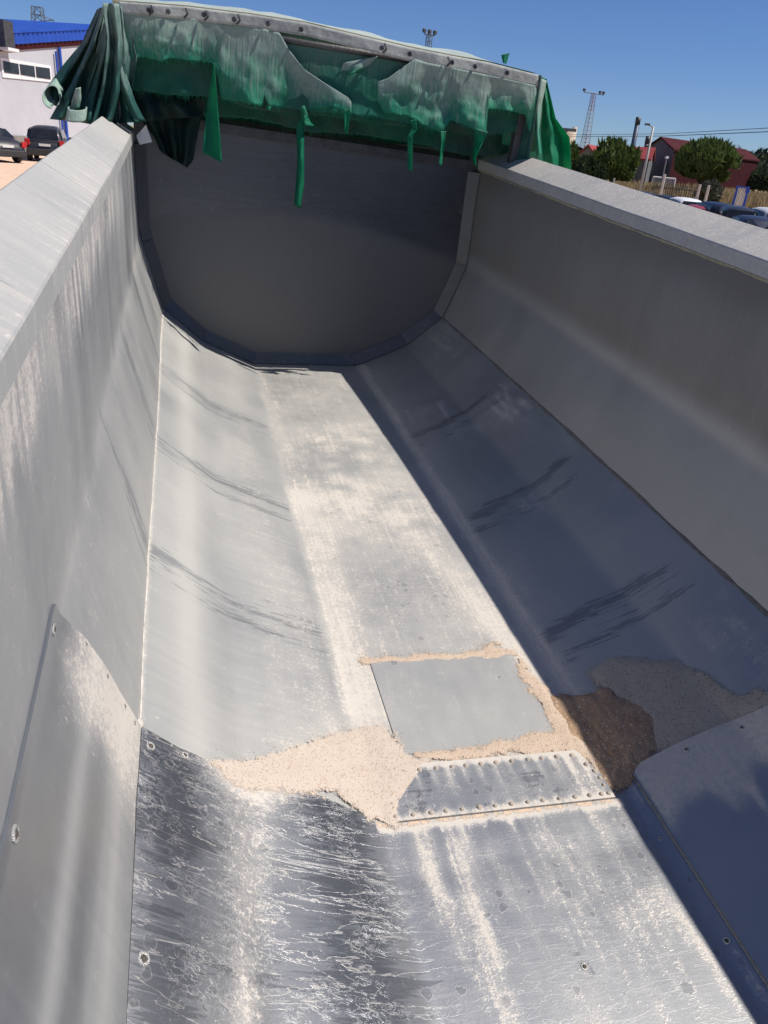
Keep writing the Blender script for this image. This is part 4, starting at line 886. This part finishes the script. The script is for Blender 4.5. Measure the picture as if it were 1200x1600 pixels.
# ---- cars
def paint_mat(name, c): 
    t = NT(name); v = t.coord(); n1 = t.noise(v, 3, 4); t.bsdf(Base_Color=t.mix(n1, c, tuple(min(1, q * 1.25 + .01) for q in c)), Roughness=.42, Metallic=.1, Coat_Weight=.25, Coat_Roughness=.2); return t.m
M_CARGLASS = rough_mat('car_glass', (.012, .014, .018), (.025, .028, .034), 2, .06)
M_REDLAMP = rough_mat('red_lamp', (.38, .012, .012), (.5, .02, .02), 8, .25)
M_CLEARLAMP = rough_mat('clear_lamp', (.6, .6, .6), (.75, .75, .75), 8, .2)
M_PLATE = rough_mat('number_plate_white', (.6, .6, .58), (.66, .66, .64), 8, .5)
M_BLACKPL = rough_mat('black_plastic', (.02, .02, .021), (.035, .035, .036), 10, .6)
PROF = {  # side outline of lower body and greenhouse, fractions of length / height (front at +y)
 'hatch': dict(body=[(-.49, .20), (-.50, .42), (-.485, .60), (-.40, .66), (.18, .64), (.40, .56), (.48, .46), (.50, .30), (.48, .18)], roof=[(-.475, .60), (-.42, .92), (-.30, .985), (-.02, 1.0), (.10, .95), (.27, .63)]),
 'wagon': dict(body=[(-.49, .20), (-.50, .42), (-.49, .60), (-.45, .66), (.20, .64), (.40, .57), (.48, .46), (.50, .30), (.48, .18)], roof=[(-.485, .62), (-.45, .93), (-.32, .99), (.02, 1.0), (.14, .95), (.29, .63)]),
 'sedan': dict(body=[(-.49, .20), (-.50, .45), (-.49, .66), (-.36, .70), (.18, .66), (.40, .58), (.48, .46), (.50, .30), (.48, .18)], roof=[(-.38, .68), (-.24, .95), (-.12, .995), (.02, 1.0), (.11, .95), (.27, .64)])}
def make_car(name, kind, L_, W_, H_, mat, loc, rot, label, group=None):
    r = tag(empty(name, loc, rot), label, 'car', group)
    pf = PROF[kind]
    def loft(outline, zlow, wf, name_, mt, tumble=0.0):
        # stations along the length, each a rounded section
        xs = [p[0] for p in outline]; zs = [p[1] for p in outline]; st = np.linspace(min(xs), max(xs), 26); V_, F_ = [], []
        top = np.interp(st, xs[::1] if xs[0] < xs[-1] else xs[::-1], zs if xs[0] < xs[-1] else zs[::-1])
        nsec = 10
        for k, (x, zt) in enumerate(zip(st, top)):
            endt = min(1, min(k, 25 - k) / 2.2); wv = W_ / 2 * wf * (.90 + .10 * math.sin(math.pi / 2 * endt)); zt = zt * H_; zl = zlow * H_
            pts = []
            for a in range(nsec + 1):
                q = a / nsec  # from left bottom over the top to right bottom
                ang = math.pi * q; cx = -math.copysign(abs(math.cos(ang)) ** .42, math.cos(ang)); cz = abs(math.sin(ang)) ** .42
                zz = zl + (zt - zl) * cz; tw = 1 - tumble * cz
                pts.append((cx * wv * tw, x * L_, zz))
            V_ += pts
        for k in range(25):
            for a in range(nsec): i = k * (nsec + 1) + a; F_.append((i, i + 1, i + nsec + 2, i + nsec + 1))
        F_ += [tuple(range(nsec, -1, -1)), tuple(range(25 * (nsec + 1), 26 * (nsec + 1)))]
        o = mesh_obj(name_, V_, F_, mt, r, True)
        bm = bmesh.new(); bm.from_mesh(o.data); bmesh.ops.recalc_face_normals(bm, faces=bm.faces)
        for e in bm.edges:
            if len(e.link_faces) == 2 and e.calc_face_angle(0) > .9: e.smooth = False
        bm.to_mesh(o.data); bm.free(); return o
    bo = [(-.5, .42), (-.485, .60), *[p for p in pf['body'] if p[0] > -.48 and p[1] > .4], (.5, .36)]
    loft(bo, .17, 1.0, 'body', mat)
    loft(pf['roof'], .55, .90, 'roof', mat, .16)
    # glazing, each pane proud of the shell
    rf = pf['roof']; wv = W_ / 2 * .90
    def pane(nm, pts): MB().prism(pts, (0, 0, .001)).build(nm, M_CARGLASS, r)
    def zt(x): return float(np.interp(x, [p[0] for p in rf], [p[1] for p in rf])) * H_
    a0, a1 = rf[0], rf[1]; off = -.02
    MB().prism([(-wv * .80, (a0[0] + .2 * (a1[0] - a0[0])) * L_ + off * 1.5, H_ * (a0[1] + .15 * (a1[1] - a0[1]))), (wv * .80, (a0[0] + .2 * (a1[0] - a0[0])) * L_ + off * 1.5, H_ * (a0[1] + .15 * (a1[1] - a0[1]))), (wv * .70, a1[0] * L_ + off * 1.5, H_ * (a1[1] - .02)), (-wv * .70, a1[0] * L_ + off * 1.5, H_ * (a1[1] - .02))], (0, .03, .01)).build('rear_window', M_CARGLASS, r)
    b0_, b1_ = rf[-1], rf[-2]
    MB().prism([(-wv * .82, (b0_[0] - .02) * L_ + .05, H_ * (b0_[1] + .03)), (wv * .82, (b0_[0] - .02) * L_ + .05, H_ * (b0_[1] + .03)), (wv * .72, b1_[0] * L_ + .05, H_ * (b1_[1] - .02)), (-wv * .72, b1_[0] * L_ + .05, H_ * (b1_[1] - .02))], (0, -.03, -.01)).build('windscreen', M_CARGLASS, r)
    for sg in (-1, 1):
        for x0, x1 in ((rf[0][0] + .07, -.16), (-.15, .03), (.04, .20)):
            zl = .665 * H_; z1_, z2_ = zt(x0) * .94, zt(x1) * .94
            MB().prism([(sg * (wv * .985), x0 * L_, zl), (sg * (wv * .985), x1 * L_, zl), (sg * wv * .885, x1 * L_, max(zl + .02, z2_ - .02)), (sg * wv * .885, x0 * L_, max(zl + .02, z1_ - .02))], (sg * .012, 0, 0)).build('side_window', M_CARGLASS, r)
        MB().box((sg * W_ * .43, -.487 * L_, H_ * .53), (W_ * .13, .10, H_ * .17)).build('tail_light', M_REDLAMP, r, bevel=.02)
        MB().box((sg * W_ * .38, .475 * L_, H_ * .44), (W_ * .16, .12, H_ * .09)).build('headlight', M_CLEARLAMP, r, bevel=.02)
        mb = MB().box((sg * (W_ / 2 + .08), .17 * L_, H_ * .66), (.20, .10, .14)); mb.build('wing_mirror', M_BLACKPL, r, bevel=.025)
        for yy in (-.31, .31):
            wh = MB().tube((sg * (W_ / 2 - .20), yy * L_, .31), (sg * (W_ / 2 + .005), yy * L_, .31), .31, n=18).build('wheel', M_RUBBER, r)
            MB().tube((sg * (W_ / 2 - .0), yy * L_, .31), (sg * (W_ / 2 + .015), yy * L_, .31), .20, n=12).build('rim', M_CLEARLAMP, wh)
    MB().box((0, -.492 * L_, .27 * H_), (W_ * .92, .14, .18 * H_)).build('bumper', M_BLACKPL, r, bevel=.03)
    MB().box((0, -.505 * L_, .47 * H_), (.52, .02, .11)).build('number_plate', M_PLATE, r)
    return r
def gpt(u, v, d):
    p = at(u, v, d); return Vector((p.x, p.y, float(terrain_z(p.x, p.y))))
def face_cam(p, extra=0):                                   # rotation so the car's rear (-y) looks at the camera
    d = p - CAM_LOC; return math.atan2(d.y, d.x) - math.pi / 2 + extra
p = gpt(78, 236, 46); make_car('parked_car', 'hatch', 4.2, 1.8, 1.62, paint_mat('black_car_paint', (.016, .017, .022)), p, face_cam(p, -.10), 'black hatchback seen from behind, parked against the white warehouse', 'cars parked by the warehouse')
p = gpt(-26, 228, 43); make_car('parked_car', 'sedan', 4.5, 1.8, 1.45, paint_mat('dark_grey_car_paint', (.02, .02, .026)), p, face_cam(p, .45), 'dark saloon cut off by the left edge, red tail light showing', 'cars parked by the warehouse')

# ------------------------------------------------------------------ background right
RED_ROOF = rough_mat('red_sheet_roof', (.24, .04, .045), (.32, .06, .06), .5, .9, spec=.2)
M_GREYCLAD = rough_mat('grey_cladding', (.10, .105, .115), (.15, .155, .16), .3, .8)
M_HOUSEWALL = rough_mat('grey_house_wall', (.20, .185, .165), (.27, .25, .23), .5, .9)
def world_quad_building(root, pts_px, dists): pass
# big shed
def shed(name, label, corners, h, ridge_h, wallm, endm, roofm, z=0):
    """corners: near-left, near-right, far-right, far-left on the ground; gable at the first edge"""
    o0 = Vector((corners[0].x, corners[0].y, z)); r = tag(empty(name, o0), label, 'building'); c = [Vector((q.x - o0.x, q.y - o0.y, 0)) for q in corners]
    up = Vector((0, 0, 1)); m0 = (c[0] + c[1]) / 2; m1 = (c[2] + c[3]) / 2
    e = [q + up * h for q in c]; r0, r1 = m0 + up * ridge_h, m1 + up * ridge_h
    MB().add([c[0], c[1], e[1], r0, e[0]], [(0, 1, 2, 3, 4)]).build('gable_wall', endm, r); MB().add([c[3], c[2], e[2], r1, e[3]], [(4, 3, 2, 1, 0)]).build('gable_wall', endm, r)
    MB().add([c[1], c[2], e[2], e[1]], [(0, 1, 2, 3)]).build('side_wall', wallm, r); MB().add([c[0], c[3], e[3], e[0]], [(3, 2, 1, 0)]).build('side_wall', wallm, r)
    ov = .5
    for a, b_ in ((0, 3), (1, 2)):
        ea, eb = e[a] + (e[a] - m0 - up * h) * .05, e[b_] + (e[b_] - m1 - up * h) * .05; ea = ea - up * .2; eb = eb - up * .2; dd = (r0 - r1).normalized() * ov
        MB().prism([r0 + dd, r1 - dd, eb - dd, ea + dd], (0, 0, .22)).build('roof', roofm, r)
    return r
A = at(1002, 262, 150); B = at(1048, 262, 140); Cc = at(1182, 262, 168); Dd = Cc + (A - B)
zr = at(1024, 216, 147).z; zeave = at(1046, 233, 140).z
big = shed('industrial_shed', 'large shed with maroon roof and grey gable behind the right pine', [A, B, Cc, Dd], zeave, zr, M_MAROON, M_GREYCLAD, rough_mat('maroon_roof', (.05, .012, .015), (.075, .017, .02), .4, .9, spec=.1))
q0 = (B - A); MB().box((q0 * .5 + Vector((0, 0, at(1025, 262, 148).z * .5 + .9)) + (CAM_LOC - A).normalized() * .2), (q0.length * .7, .2, 3.0), rz(math.atan2(q0.y, q0.x))).build('loading_door', M_DARKSTEEL, big)
for k in range(5):
    MB().box((q0 * .5 + Vector((0, 0, zeave * .45 + k * .9)) + (CAM_LOC - A).normalized() * .1), (q0.length * .95, .08, .06), rz(math.atan2(q0.y, q0.x))).build('cladding_rail', M_HOUSEWALL, big)
A = at(903, 262, 120); B = at(925, 262, 119); Cc = at(958, 262, 132)
shed('small_house', 'small grey house with a bright red roof left of the first pine', [A, B, Cc, Cc + (A - B)], at(924, 239, 119).z, at(914, 228, 120).z, M_HOUSEWALL, M_HOUSEWALL, RED_ROOF)
A = at(985, 262, 132); B = at(1012, 262, 128); Cc = at(1018, 262, 140)
shed('red_roofed_shed', 'low shed with a red roof between the pine and the lamp post', [A, A + (Cc - B), Cc, B], at(1000, 248, 130).z, at(1000, 231, 134).z, M_GREYCLAD, M_GREYCLAD, RED_ROOF)
A = at(884, 262, 150); B = at(906, 262, 150); shed('brown_shed', 'low brown flat shed beside the small grey house', [A, B, at(906, 262, 160), at(884, 262, 160)], at(895, 231, 150).z, at(895, 229, 150).z, M_MAROON, M_MAROON, M_MAROON)
sp = at(880, 262, 190); silo = tag(empty('silo_tower', (sp.x, sp.y, 0)), 'cream concrete silo top beside the green drape', 'silo')
M_CREAM = rough_mat('cream_concrete', (.42, .34, .26), (.52, .43, .34), .3, .9); hs = at(880, 205, 190).z
MB().tube((0, 0, 0), (0, 0, hs), 1.6, n=16).build('drum', M_CREAM, silo, True); MB().tube((1.2, 0, 0), (1.2, 0, at(884, 197, 190).z), .5, n=10).build('riser', M_CREAM, silo, True); MB().box((-.3, 0, hs + .3), (2.6, 2.6, .6)).build('cap', M_DARKSTEEL, silo)
M_STACKB = rough_mat('blue_stack_paint', (.03, .05, .10), (.05, .075, .14), .5, .5)
for nm, (u, v), d, r_, mt, lb in (('chimney_stack', (998, 183), 165, .42, M_STACKB, 'tall dark blue chimney stack with a black tip'), ('chimney_stack', (1013, 213), 165, .38, M_DARKSTEEL, 'short black chimney stack left of the lamp post'), ('chimney_stack', (1013.5, 229), 140, .22, M_DARKSTEEL, 'stubby black flue just right of the short stack')):
    t_ = at(u, v, d); c = tag(empty(nm, (t_.x, t_.y, 0)), lb, 'chimney', 'stacks behind the red roofs')
    MB().tube((0, 0, 0), (0, 0, t_.z - 1.2), r_ * 1.15, r_, n=14).build('shaft', mt, c, True); MB().tube((0, 0, t_.z - 1.2), (0, 0, t_.z), r_ * 1.12, n=14).build('rim', M_DARKSTEEL, c, True)
M_REDWHITE = NT('red_and_white_steel'); v = M_REDWHITE.coord(); sz = M_REDWHITE.n('ShaderNodeSeparateXYZ', i_0=v).outputs[2]; f = M_REDWHITE.math('GREATER_THAN', M_REDWHITE.math('FRACT', M_REDWHITE.math('MULTIPLY', sz, .12)), .5)
M_REDWHITE.bsdf(Base_Color=M_REDWHITE.mix(f, (.36, .35, .37), (.28, .16, .17)), Roughness=.6); M_REDWHITE = M_REDWHITE.m
def light_mast(u, v, d, w0, w1, label, mat, arm, lamps):
    t_ = at(u, v, d); r = tag(empty('floodlight_mast', (t_.x, t_.y, 0), .3), label, 'mast')
    lattice(r, w0, w1, t_.z, mat, 22, .05); MB().tube((-arm, 0, t_.z), (arm, 0, t_.z), .09, n=6).build('crossbar', M_GALV, r)
    for k in lamps: MB().box((k * arm, 0, t_.z + .35), (.42, .4, .45)).build('floodlight', M_DARKSTEEL, r, bevel=.05)
light_mast(928, 146, 170, .85, .28, 'tall lattice mast with crossbar of floodlights behind the small house', M_REDWHITE, 2.6, (-1, .6, .95))
light_mast(671, 54, 120, .5, .28, 'mast top with three lamps showing above the middle of the tarpaulin', M_GALV, .85, (-1, 0, 1))
# street lamp
t_ = at(1021, 198, 72); lamp = tag(empty('street_lamp', (t_.x, t_.y, 0), face_cam(t_)), 'tall grey street lamp between the two pines', 'street lamp'); M_POLE = rough_mat('grey_pole', (.28, .28, .28), (.36, .36, .35), 2, .6, .3)
MB().tube((0, 0, 0), (0, 0, t_.z), .13, .08, n=10).build('pole', M_POLE, lamp, True); MB().tube((0, 0, t_.z - .04), (-.45, 0, t_.z + .12), .05, n=8).build('bracket', M_POLE, lamp); MB().box((-.5, 0, t_.z + .13), (.45, .25, .14)).build('lamp_head', M_DARKSTEEL, lamp, bevel=.03)
t_ = at(1042, 246, 120); wp_ = tag(empty('thin_pole', (t_.x, t_.y, 0)), 'thin pale pole in front of the maroon shed wall', 'pole'); MB().tube((0, 0, 0), (0, 0, t_.z), .12, .08).build('shaft', M_POLE, wp_); MB().box((0, 0, t_.z), (.35, .35, .3)).build('lantern', M_FRAME, wp_)
# power lines
for k, (va, vb_, vc) in enumerate(((211, 209, 200), (214, 213, 207))):
    a, b_, c = at(860, va, 150), at(1040, vb_ - k * .5, 105), at(1290, vc - 5, 70); pts = [a.lerp(b_, q / 6) for q in range(6)] + [b_.lerp(c, q / 8) for q in range(9)]
    tag(MB().path(pts, .028 + .008 * k, n=5).build('power_line', M_DARKSTEEL), ('upper' if k == 0 else 'lower') + ' of the two thin power lines crossing the sky at the right', 'cable', 'power lines')

# pines
def leaf_mat(name, c1, c2):
    t = NT(name); g_ = t.n('ShaderNodeNewGeometry'); rnd = g_.outputs['Random Per Island']; v = t.coord(); n1 = t.noise(v, .9, 3)
    col = t.mix(t.math('MULTIPLY_ADD', n1, .6, t.math('MULTIPLY', rnd, .5)), c1, c2)
    b = t.n('ShaderNodeBsdfPrincipled'); t.set(b.inputs['Base Color'], col); b.inputs['Roughness'].default_value = .75; tr = t.n('ShaderNodeBsdfTranslucent'); t.set(tr.inputs[0], col)
    mx = t.n('ShaderNodeMixShader', i_0=.25); t.t.links.new(b.outputs[0], mx.inputs[1]); t.t.links.new(tr.outputs[0], mx.inputs[2]); t.t.links.new(mx.outputs[0], t.out.inputs[0]); return t.m
M_PINE = leaf_mat('pine_needles', (.045, .085, .022), (.19, .25, .065)); M_BUSH = leaf_mat('bush_leaves', (.02, .04, .015), (.06, .09, .03)); M_FOREST = leaf_mat('forest_leaves', (.018, .032, .018), (.045, .065, .035))
M_BARK = rough_mat('bark', (.07, .05, .035), (.14, .11, .08), 6, .95)
def tufts(rg, n_, rad, centre, size, up=.7, flat=0):
    """needle tufts through the crown's volume, denser near its skin"""
    V_, F_ = [], []
    lobes = [(np.clip(rg.normal(0, .5, 3), -.85, .85) * rad, rg.uniform(.22, .45)) for _ in range(26)] + [(np.zeros(3), .72)]
    cnt = 0
    while cnt < n_:
        c, k = lobes[rg.integers(len(lobes))]; d = rg.normal(0, 1, 3); d /= np.linalg.norm(d); rr = rg.uniform(.55, 1.0) ** .5
        p = c + d * rr * rad * k
        e = p / (rad * 1.02)
        if (e ** 2).sum() > 1.0 + .35 * max(0, e[2]) * rg.uniform(0, 1) or (flat and p[2] < -rad[2] * flat): continue
        p = p + centre; dirn = d * (1 - up) + np.array([0, 0, up]) + rg.normal(0, .25, 3); dirn /= np.linalg.norm(dirn)
        s1 = np.cross(dirn, rg.normal(0, 1, 3)); s1 /= np.linalg.norm(s1); s2 = np.cross(dirn, s1); L_ = size * rg.uniform(.6, 1.5) * (1 + .7 * max(0, e[2] - .5))
        for sd in (s1, s2):
            i0 = len(V_); V_ += [p - sd * L_ * .22, p + sd * L_ * .22, p + dirn * L_]; F_.append((i0, i0 + 1, i0 + 2))
        cnt += 1
    return V_, F_
def tree(name, u, vtop, vbot_crown, u0, u1, d, n_, label, group, mat=M_PINE, trunk=True, size=.55, up=.7, flat=.75):
    top = at(u, vtop, d); low = at(u, vbot_crown, d); L_ = at(u0, (vtop + vbot_crown) / 2, d); R_ = at(u1, (vtop + vbot_crown) / 2, d); wdt = (R_ - L_).length / 2; h = (top.z - low.z) / 2
    base = Vector((top.x, top.y, float(terrain_z(top.x, top.y)))); r = tag(empty(name, base), label, 'tree' if trunk else 'bush', group)
    rg = np.random.default_rng(int(u * 7)); cen = np.array([0, 0, (top.z + low.z) / 2 - base.z])
    V_, F_ = tufts(rg, n_, np.array([wdt, wdt, h]), cen, size, up, flat); mesh_obj('crown', V_, F_, mat, r)
    mb = MB()
    if trunk:
        zc = cen[2] - h * .5; mb.tube((0, 0, -.1), (.15, 0, zc * .55), .24, .17); br = Vector((.15, 0, zc * .55))
        for k in range(7): a = k * 2 * math.pi / 7; q = Vector((math.cos(a) * wdt * .5, math.sin(a) * wdt * .5, cen[2] + rg.uniform(-.3, .2) * h)); mb.tube(br, q, .12, .04, n=6)
        mb.build('trunk', M_BARK, r)
    else:
        for k in range(5): mb.tube((0, 0, 0), (rg.uniform(-.5, .5) * wdt, rg.uniform(-.5, .5) * wdt, cen[2]), .06, .02, n=5)
        mb.build('stem', M_BARK, r)
    return r
tree('pine_tree', 966, 219, 291, 928, 1005, 98, 9000, 'rounded green pine just right of the green drape', 'pines by the fence')
tree('pine_tree', 1112, 228, 293, 1062, 1162, 88, 12000, 'wide dark pine in front of the maroon shed', 'pines by the fence')
tree('pine_tree', 897, 226, 272, 884, 906, 130, 1500, 'slim pale tree behind the tip of the green drape', 'pines by the fence', size=.6)
tree('round_bush', 920, 254, 296, 888, 944, 88, 4000, 'dark round bush at the foot of the first pine', 'bushes', M_BUSH, False, .5, .3, .9)
tree('round_bush', 1112, 292, 318, 1088, 1124, 70, 2200, 'grey green bush under the wide pine', 'bushes', leaf_mat('grey_bush_leaves', (.05, .06, .045), (.13, .14, .10)), False, .4, .3, .95)
# far forest and dry grass
rg = np.random.default_rng(5); V_, F_ = [], []
for k in range(7000):
    u = rg.uniform(1128, 1700); d = rg.uniform(330, 430); p = at(u, 270, d); z = rg.uniform(0, 1) ** .6 * (10.5 + 2.5 * vnoise(u / 14, 0, 3)) + (430 - d) * 0
    c = np.array([p.x, p.y, float(z)]); q = rg.normal(0, 1, (3, 3)) * 1.4; i0 = len(V_); V_ += [c + q[0], c + q[1], c + q[2]]; F_.append((i0, i0 + 1, i0 + 2))
    V_ += [c + q[0] * .7 + [0, 0, .6], c - q[1] * .8, c - q[2] * .8]; F_.append((i0 + 3, i0 + 4, i0 + 5))
for k in range(34):
    u = 1130 + k * 17; p = at(u, 270, 445); i0 = len(V_); hh = 7.5; p2 = at(u + 17.5, 270, 445); V_ += [(p.x, p.y, 0), (p2.x, p2.y, 0), (p2.x, p2.y, hh), (p.x, p.y, hh)]; F_.append((i0, i0 + 1, i0 + 2, i0 + 3))
tag(mesh_obj('far_forest', V_, F_, M_FOREST), 'dark green forest edge on the horizon at the right', 'forest', kind='stuff')
for (u, v0, v1, ua, ub, d, n_) in ((1185, 270, 295, 1170, 1240, 170, 2500),): tree('round_bush', u, v0, v1, ua, ub, d, n_, 'mid green thicket before the forest at the right edge', 'bushes', leaf_mat('thicket_leaves', (.035, .06, .03), (.08, .11, .055)), False, 1.2, .3, .95)
V_, F_ = [], []
for k in range(30000):
    u = rg.uniform(930, 1330); d = rg.uniform(80, 165) if k % 3 else rg.uniform(80, 110); p = at(u, 290, d); x, y = p.x + rg.normal(0, .3), p.y + rg.normal(0, .3); z = float(terrain_z(x, y)); h = rg.uniform(.5, 1.3) * (.6 + .8 * float(vnoise(x / 5, y / 5, 8)))
    a = rg.uniform(0, 6.28); w_ = rg.uniform(.10, .22); lx, ly = rg.normal(0, .12, 2); i0 = len(V_); V_ += [(x - w_ * math.cos(a), y - w_ * math.sin(a), z), (x + w_ * math.cos(a), y + w_ * math.sin(a), z), (x + lx, y + ly, z + h)]; F_.append((i0, i0 + 1, i0 + 2))
tag(mesh_obj('dry_grass', V_, F_, leaf_mat('dry_grass_blades', (.30, .21, .10), (.52, .39, .21))), 'tall dry golden grass in the field beyond the car park', 'grass', kind='stuff')
# pale path and low kerb
pA, pB = at(1120, 306, 74), at(1330, 340, 74)
# fences, goals, posts, gates
M_BLACKFENCE = rough_mat('black_fence_paint', (.02, .02, .02), (.035, .035, .035), 4, .5); M_POST = rough_mat('concrete_post', (.40, .36, .32), (.50, .46, .42), 2, .9)
fa, fb = at(1036, 300, 68), at(1088, 300, 66); fz = float(terrain_z(fa.x, fa.y)); fa.z = fb.z = fz
fe = tag(empty('palisade_fence', fa, math.atan2((fb - fa).y, (fb - fa).x)), 'black railing fence between street lamp and pale posts', 'fence'); FL = (fb - fa).length; fh = 1.9
for z in (.35, 1.55): MB().box((FL / 2, 0, z), (FL, .05, .06)).build('rail', M_BLACKFENCE, fe)
nbar = int(FL / .22); bar0 = None
for k in range(nbar + 1):
    if bar0 is None: bar0 = MB().box((0, 0, fh / 2), (.05, .03, fh)).build('bar', M_BLACKFENCE, fe)
    else: b_ = link('bar', bar0.data, fe); b_.location = (k * FL / nbar, 0, 0)
for k, (u0, u1, v0, d) in enumerate(((1036, 1057, 297, 64),)):
    a, b_ = at(u0, v0, d), at(u1, v0, d); c = (a + b_) / 2; bn = tag(empty('dark_bin', (c.x, c.y, 0), face_cam(c)), 'dark rectangular bin standing before the black railing', 'bin'); W_ = (b_ - a).length
    MB().box((0, 0, .75), (W_, 1.0, 1.3)).build('tub', M_BLACKPL, bn, bevel=.05); MB().box((0, 0, 1.45), (W_ * 1.05, 1.08, .1)).build('lid', M_BLACKPL, bn, bevel=.03)
fa, fb = at(945, 302, 82), at(1036, 302, 82); fa.z = fb.z = 0
fe2 = tag(empty('palisade_fence', fa, math.atan2((fb - fa).y, (fb - fa).x)), 'pale picket railing left of the street lamp under the first pine', 'fence'); FL = (fb - fa).length; bar0 = None
for z in (.3, 1.2): MB().box((FL / 2, 0, z), (FL, .05, .06)).build('rail', M_POST, fe2)
for k in range(int(FL / .3) + 1):
    if bar0 is None: bar0 = MB().box((0, 0, .7), (.07, .03, 1.4)).build('bar', M_POST, fe2)
    else: q = link('bar', bar0.data, fe2); q.location = (k * .3, 0, 0)
for k, (u0, v0, u1, v1, d, lb) in enumerate(((1094, 288, 1084, 322, 58, 'left of the two leaning pale posts beside the wide pine'), (1108, 289, 1100, 322, 58, 'right of the two leaning pale posts beside the wide pine'), (1039, 272, 1032, 312, 60, 'pale post beside the football goal'), (960, 278, 954, 306, 84, 'short post in front of the first pine trunk'))):
    a = at(u0, v0, d); b_ = at(u1, v1, d); b_ = Vector((a.x + (b_.x - a.x) * .25, a.y + (b_.y - a.y) * .25, 0)); p_ = tag(empty('concrete_post', b_), lb, 'post', 'pale posts'); MB().tube((0, 0, 0), Vector((a.x - b_.x, a.y - b_.y, a.z)), .10, .09, n=6).build('shaft', M_POST, p_)
for k, (u0, u1, v0, d, lb) in enumerate(((1022, 1037, 270.5, 128, 'left football goal before the shed'), (1041, 1055, 272.5, 128, 'right football goal before the shed'))):
    a, b_ = at(u0, v0, d), at(u1, v0, d); g_ = tag(empty('football_goal', (a.x, a.y, 0), math.atan2((b_ - a).y, (b_ - a).x)), lb, 'football goal', 'football goals'); W_ = (b_ - a).length * 1.15; h = 2.3
    mb = MB().path([(0, 0, 0), (0, 0, h), (W_, 0, h), (W_, 0, 0)], .10, n=6); mb.build('frame', M_FRAME, g_); MB().path([(0, 0, h), (0, 1.0, h), (0, 1.8, 0)], .06, n=5).path([(W_, 0, h), (W_, 1.0, h), (W_, 1.8, 0)], .06, n=5).build('back_stay', M_FRAME, g_)
    mb = MB()
    for q in range(12): mb.box((W_ * (q + .5) / 12, 1.4, h / 2), (.03, .03, h))
    for q in range(8): mb.box((W_ / 2, 1.42, h * (q + .5) / 8), (W_, .03, .03))
    tag(mb.build('net', M_FRAME, g_), kind='stuff')
# blue gate frame
a, b_ = at(1153, 290, 52), at(1169, 292, 52); gt = tag(empty('blue_gate', (a.x, a.y, 0), math.atan2((b_ - a).y, (b_ - a).x) - .1), 'blue framed barred gate standing in front of the dry field', 'gate'); W_ = (b_ - a).length * 1.05; h = a.z
M_GATEB = rough_mat('blue_gate_paint', (.015, .055, .30), (.02, .07, .38), 3, .45)
for x in (0, W_): MB().box((x, 0, h / 2), (.13, .10, h)).build('gate_post', M_GATEB, gt, bevel=.01)
MB().box((W_ / 2, 0, h - .05), (W_ - .14, .08, .09)).build('top_rail', M_GATEB, gt); MB().box((W_ / 2, 0, .45), (W_ - .14, .08, .09)).build('bottom_rail', M_GATEB, gt)
for k in range(6): MB().box((W_ * (k + 1) / 7, 0, h / 2 + .2), (.035, .035, h - .55)).build('bar', M_FRAME, gt)
MB().box((W_ + .02, -.1, h * .9), (.24, .2, .16)).build('motor_box', M_GATEB, gt, bevel=.02)
# parking strip and pale path beyond the cars
M_PATH = rough_mat('pale_concrete_path', (.42, .38, .32), (.52, .47, .40), .6, .9)
pa_, pb_ = at(1000, 300, 63), at(1330, 330, 60)
dv = (pb_ - pa_); dv.z = 0; dvn = dv.normalized(); nn = Vector((-dvn.y, dvn.x, 0)); a = Vector((pa_.x, pa_.y, 0)); 
tag(mesh_obj('path', [a + nn * 0 + Vector((0, 0, .05)), a + dv + Vector((0, 0, .05)), a + dv + nn * 5 + Vector((0, 0, .05)), a + nn * 5 + Vector((0, 0, .05))], [(0, 1, 2, 3)], M_PATH), kind='structure')
# parked cars on the right
cars = [(990, 312, 56, 'sedan', 4.4, 1.75, 1.42, (.008, .014, .04), 'dark blue car furthest left in the right hand row', 1.2),
        (1022, 318, 51, 'sedan', 4.4, 1.75, 1.44, (.006, .008, .02), 'navy saloon just left of the white car', 1.1),
        (1064, 322, 48, 'hatch', 4.0, 1.75, 1.50, (.72, .72, .72), 'white hatchback with dark rear window', .35),
        (1088, 333, 45, 'hatch', 3.9, 1.70, 1.28, (.26, .02, .03), 'low red car mostly hidden by the right rim', .3),
        (1112, 332, 45, 'wagon', 4.4, 1.78, 1.50, (.005, .007, .02), 'dark blue estate car left of the blue gate', .35),
        (1146, 342, 42, 'wagon', 4.4, 1.78, 1.50, (.008, .008, .009), 'black estate car with large rear window below the blue gate', .12),
        (1192, 345, 46, 'hatch', 4.0, 1.75, 1.46, (.55, .56, .58), 'silver hatchback at the right edge', .4),
        (1172, 358, 36, 'sedan', 4.3, 1.75, 1.36, (.007, .012, .034), 'dark blue saloon with red tail light nearest the rim', .3)]
for u, v, d, kd, L_, W_, H_, c, lb, rt in cars:
    p = gpt(u, v, d); make_car('parked_car', kd, L_, W_, H_, paint_mat('car_paint', c), p, face_cam(p, rt), lb, 'cars in the right hand row')
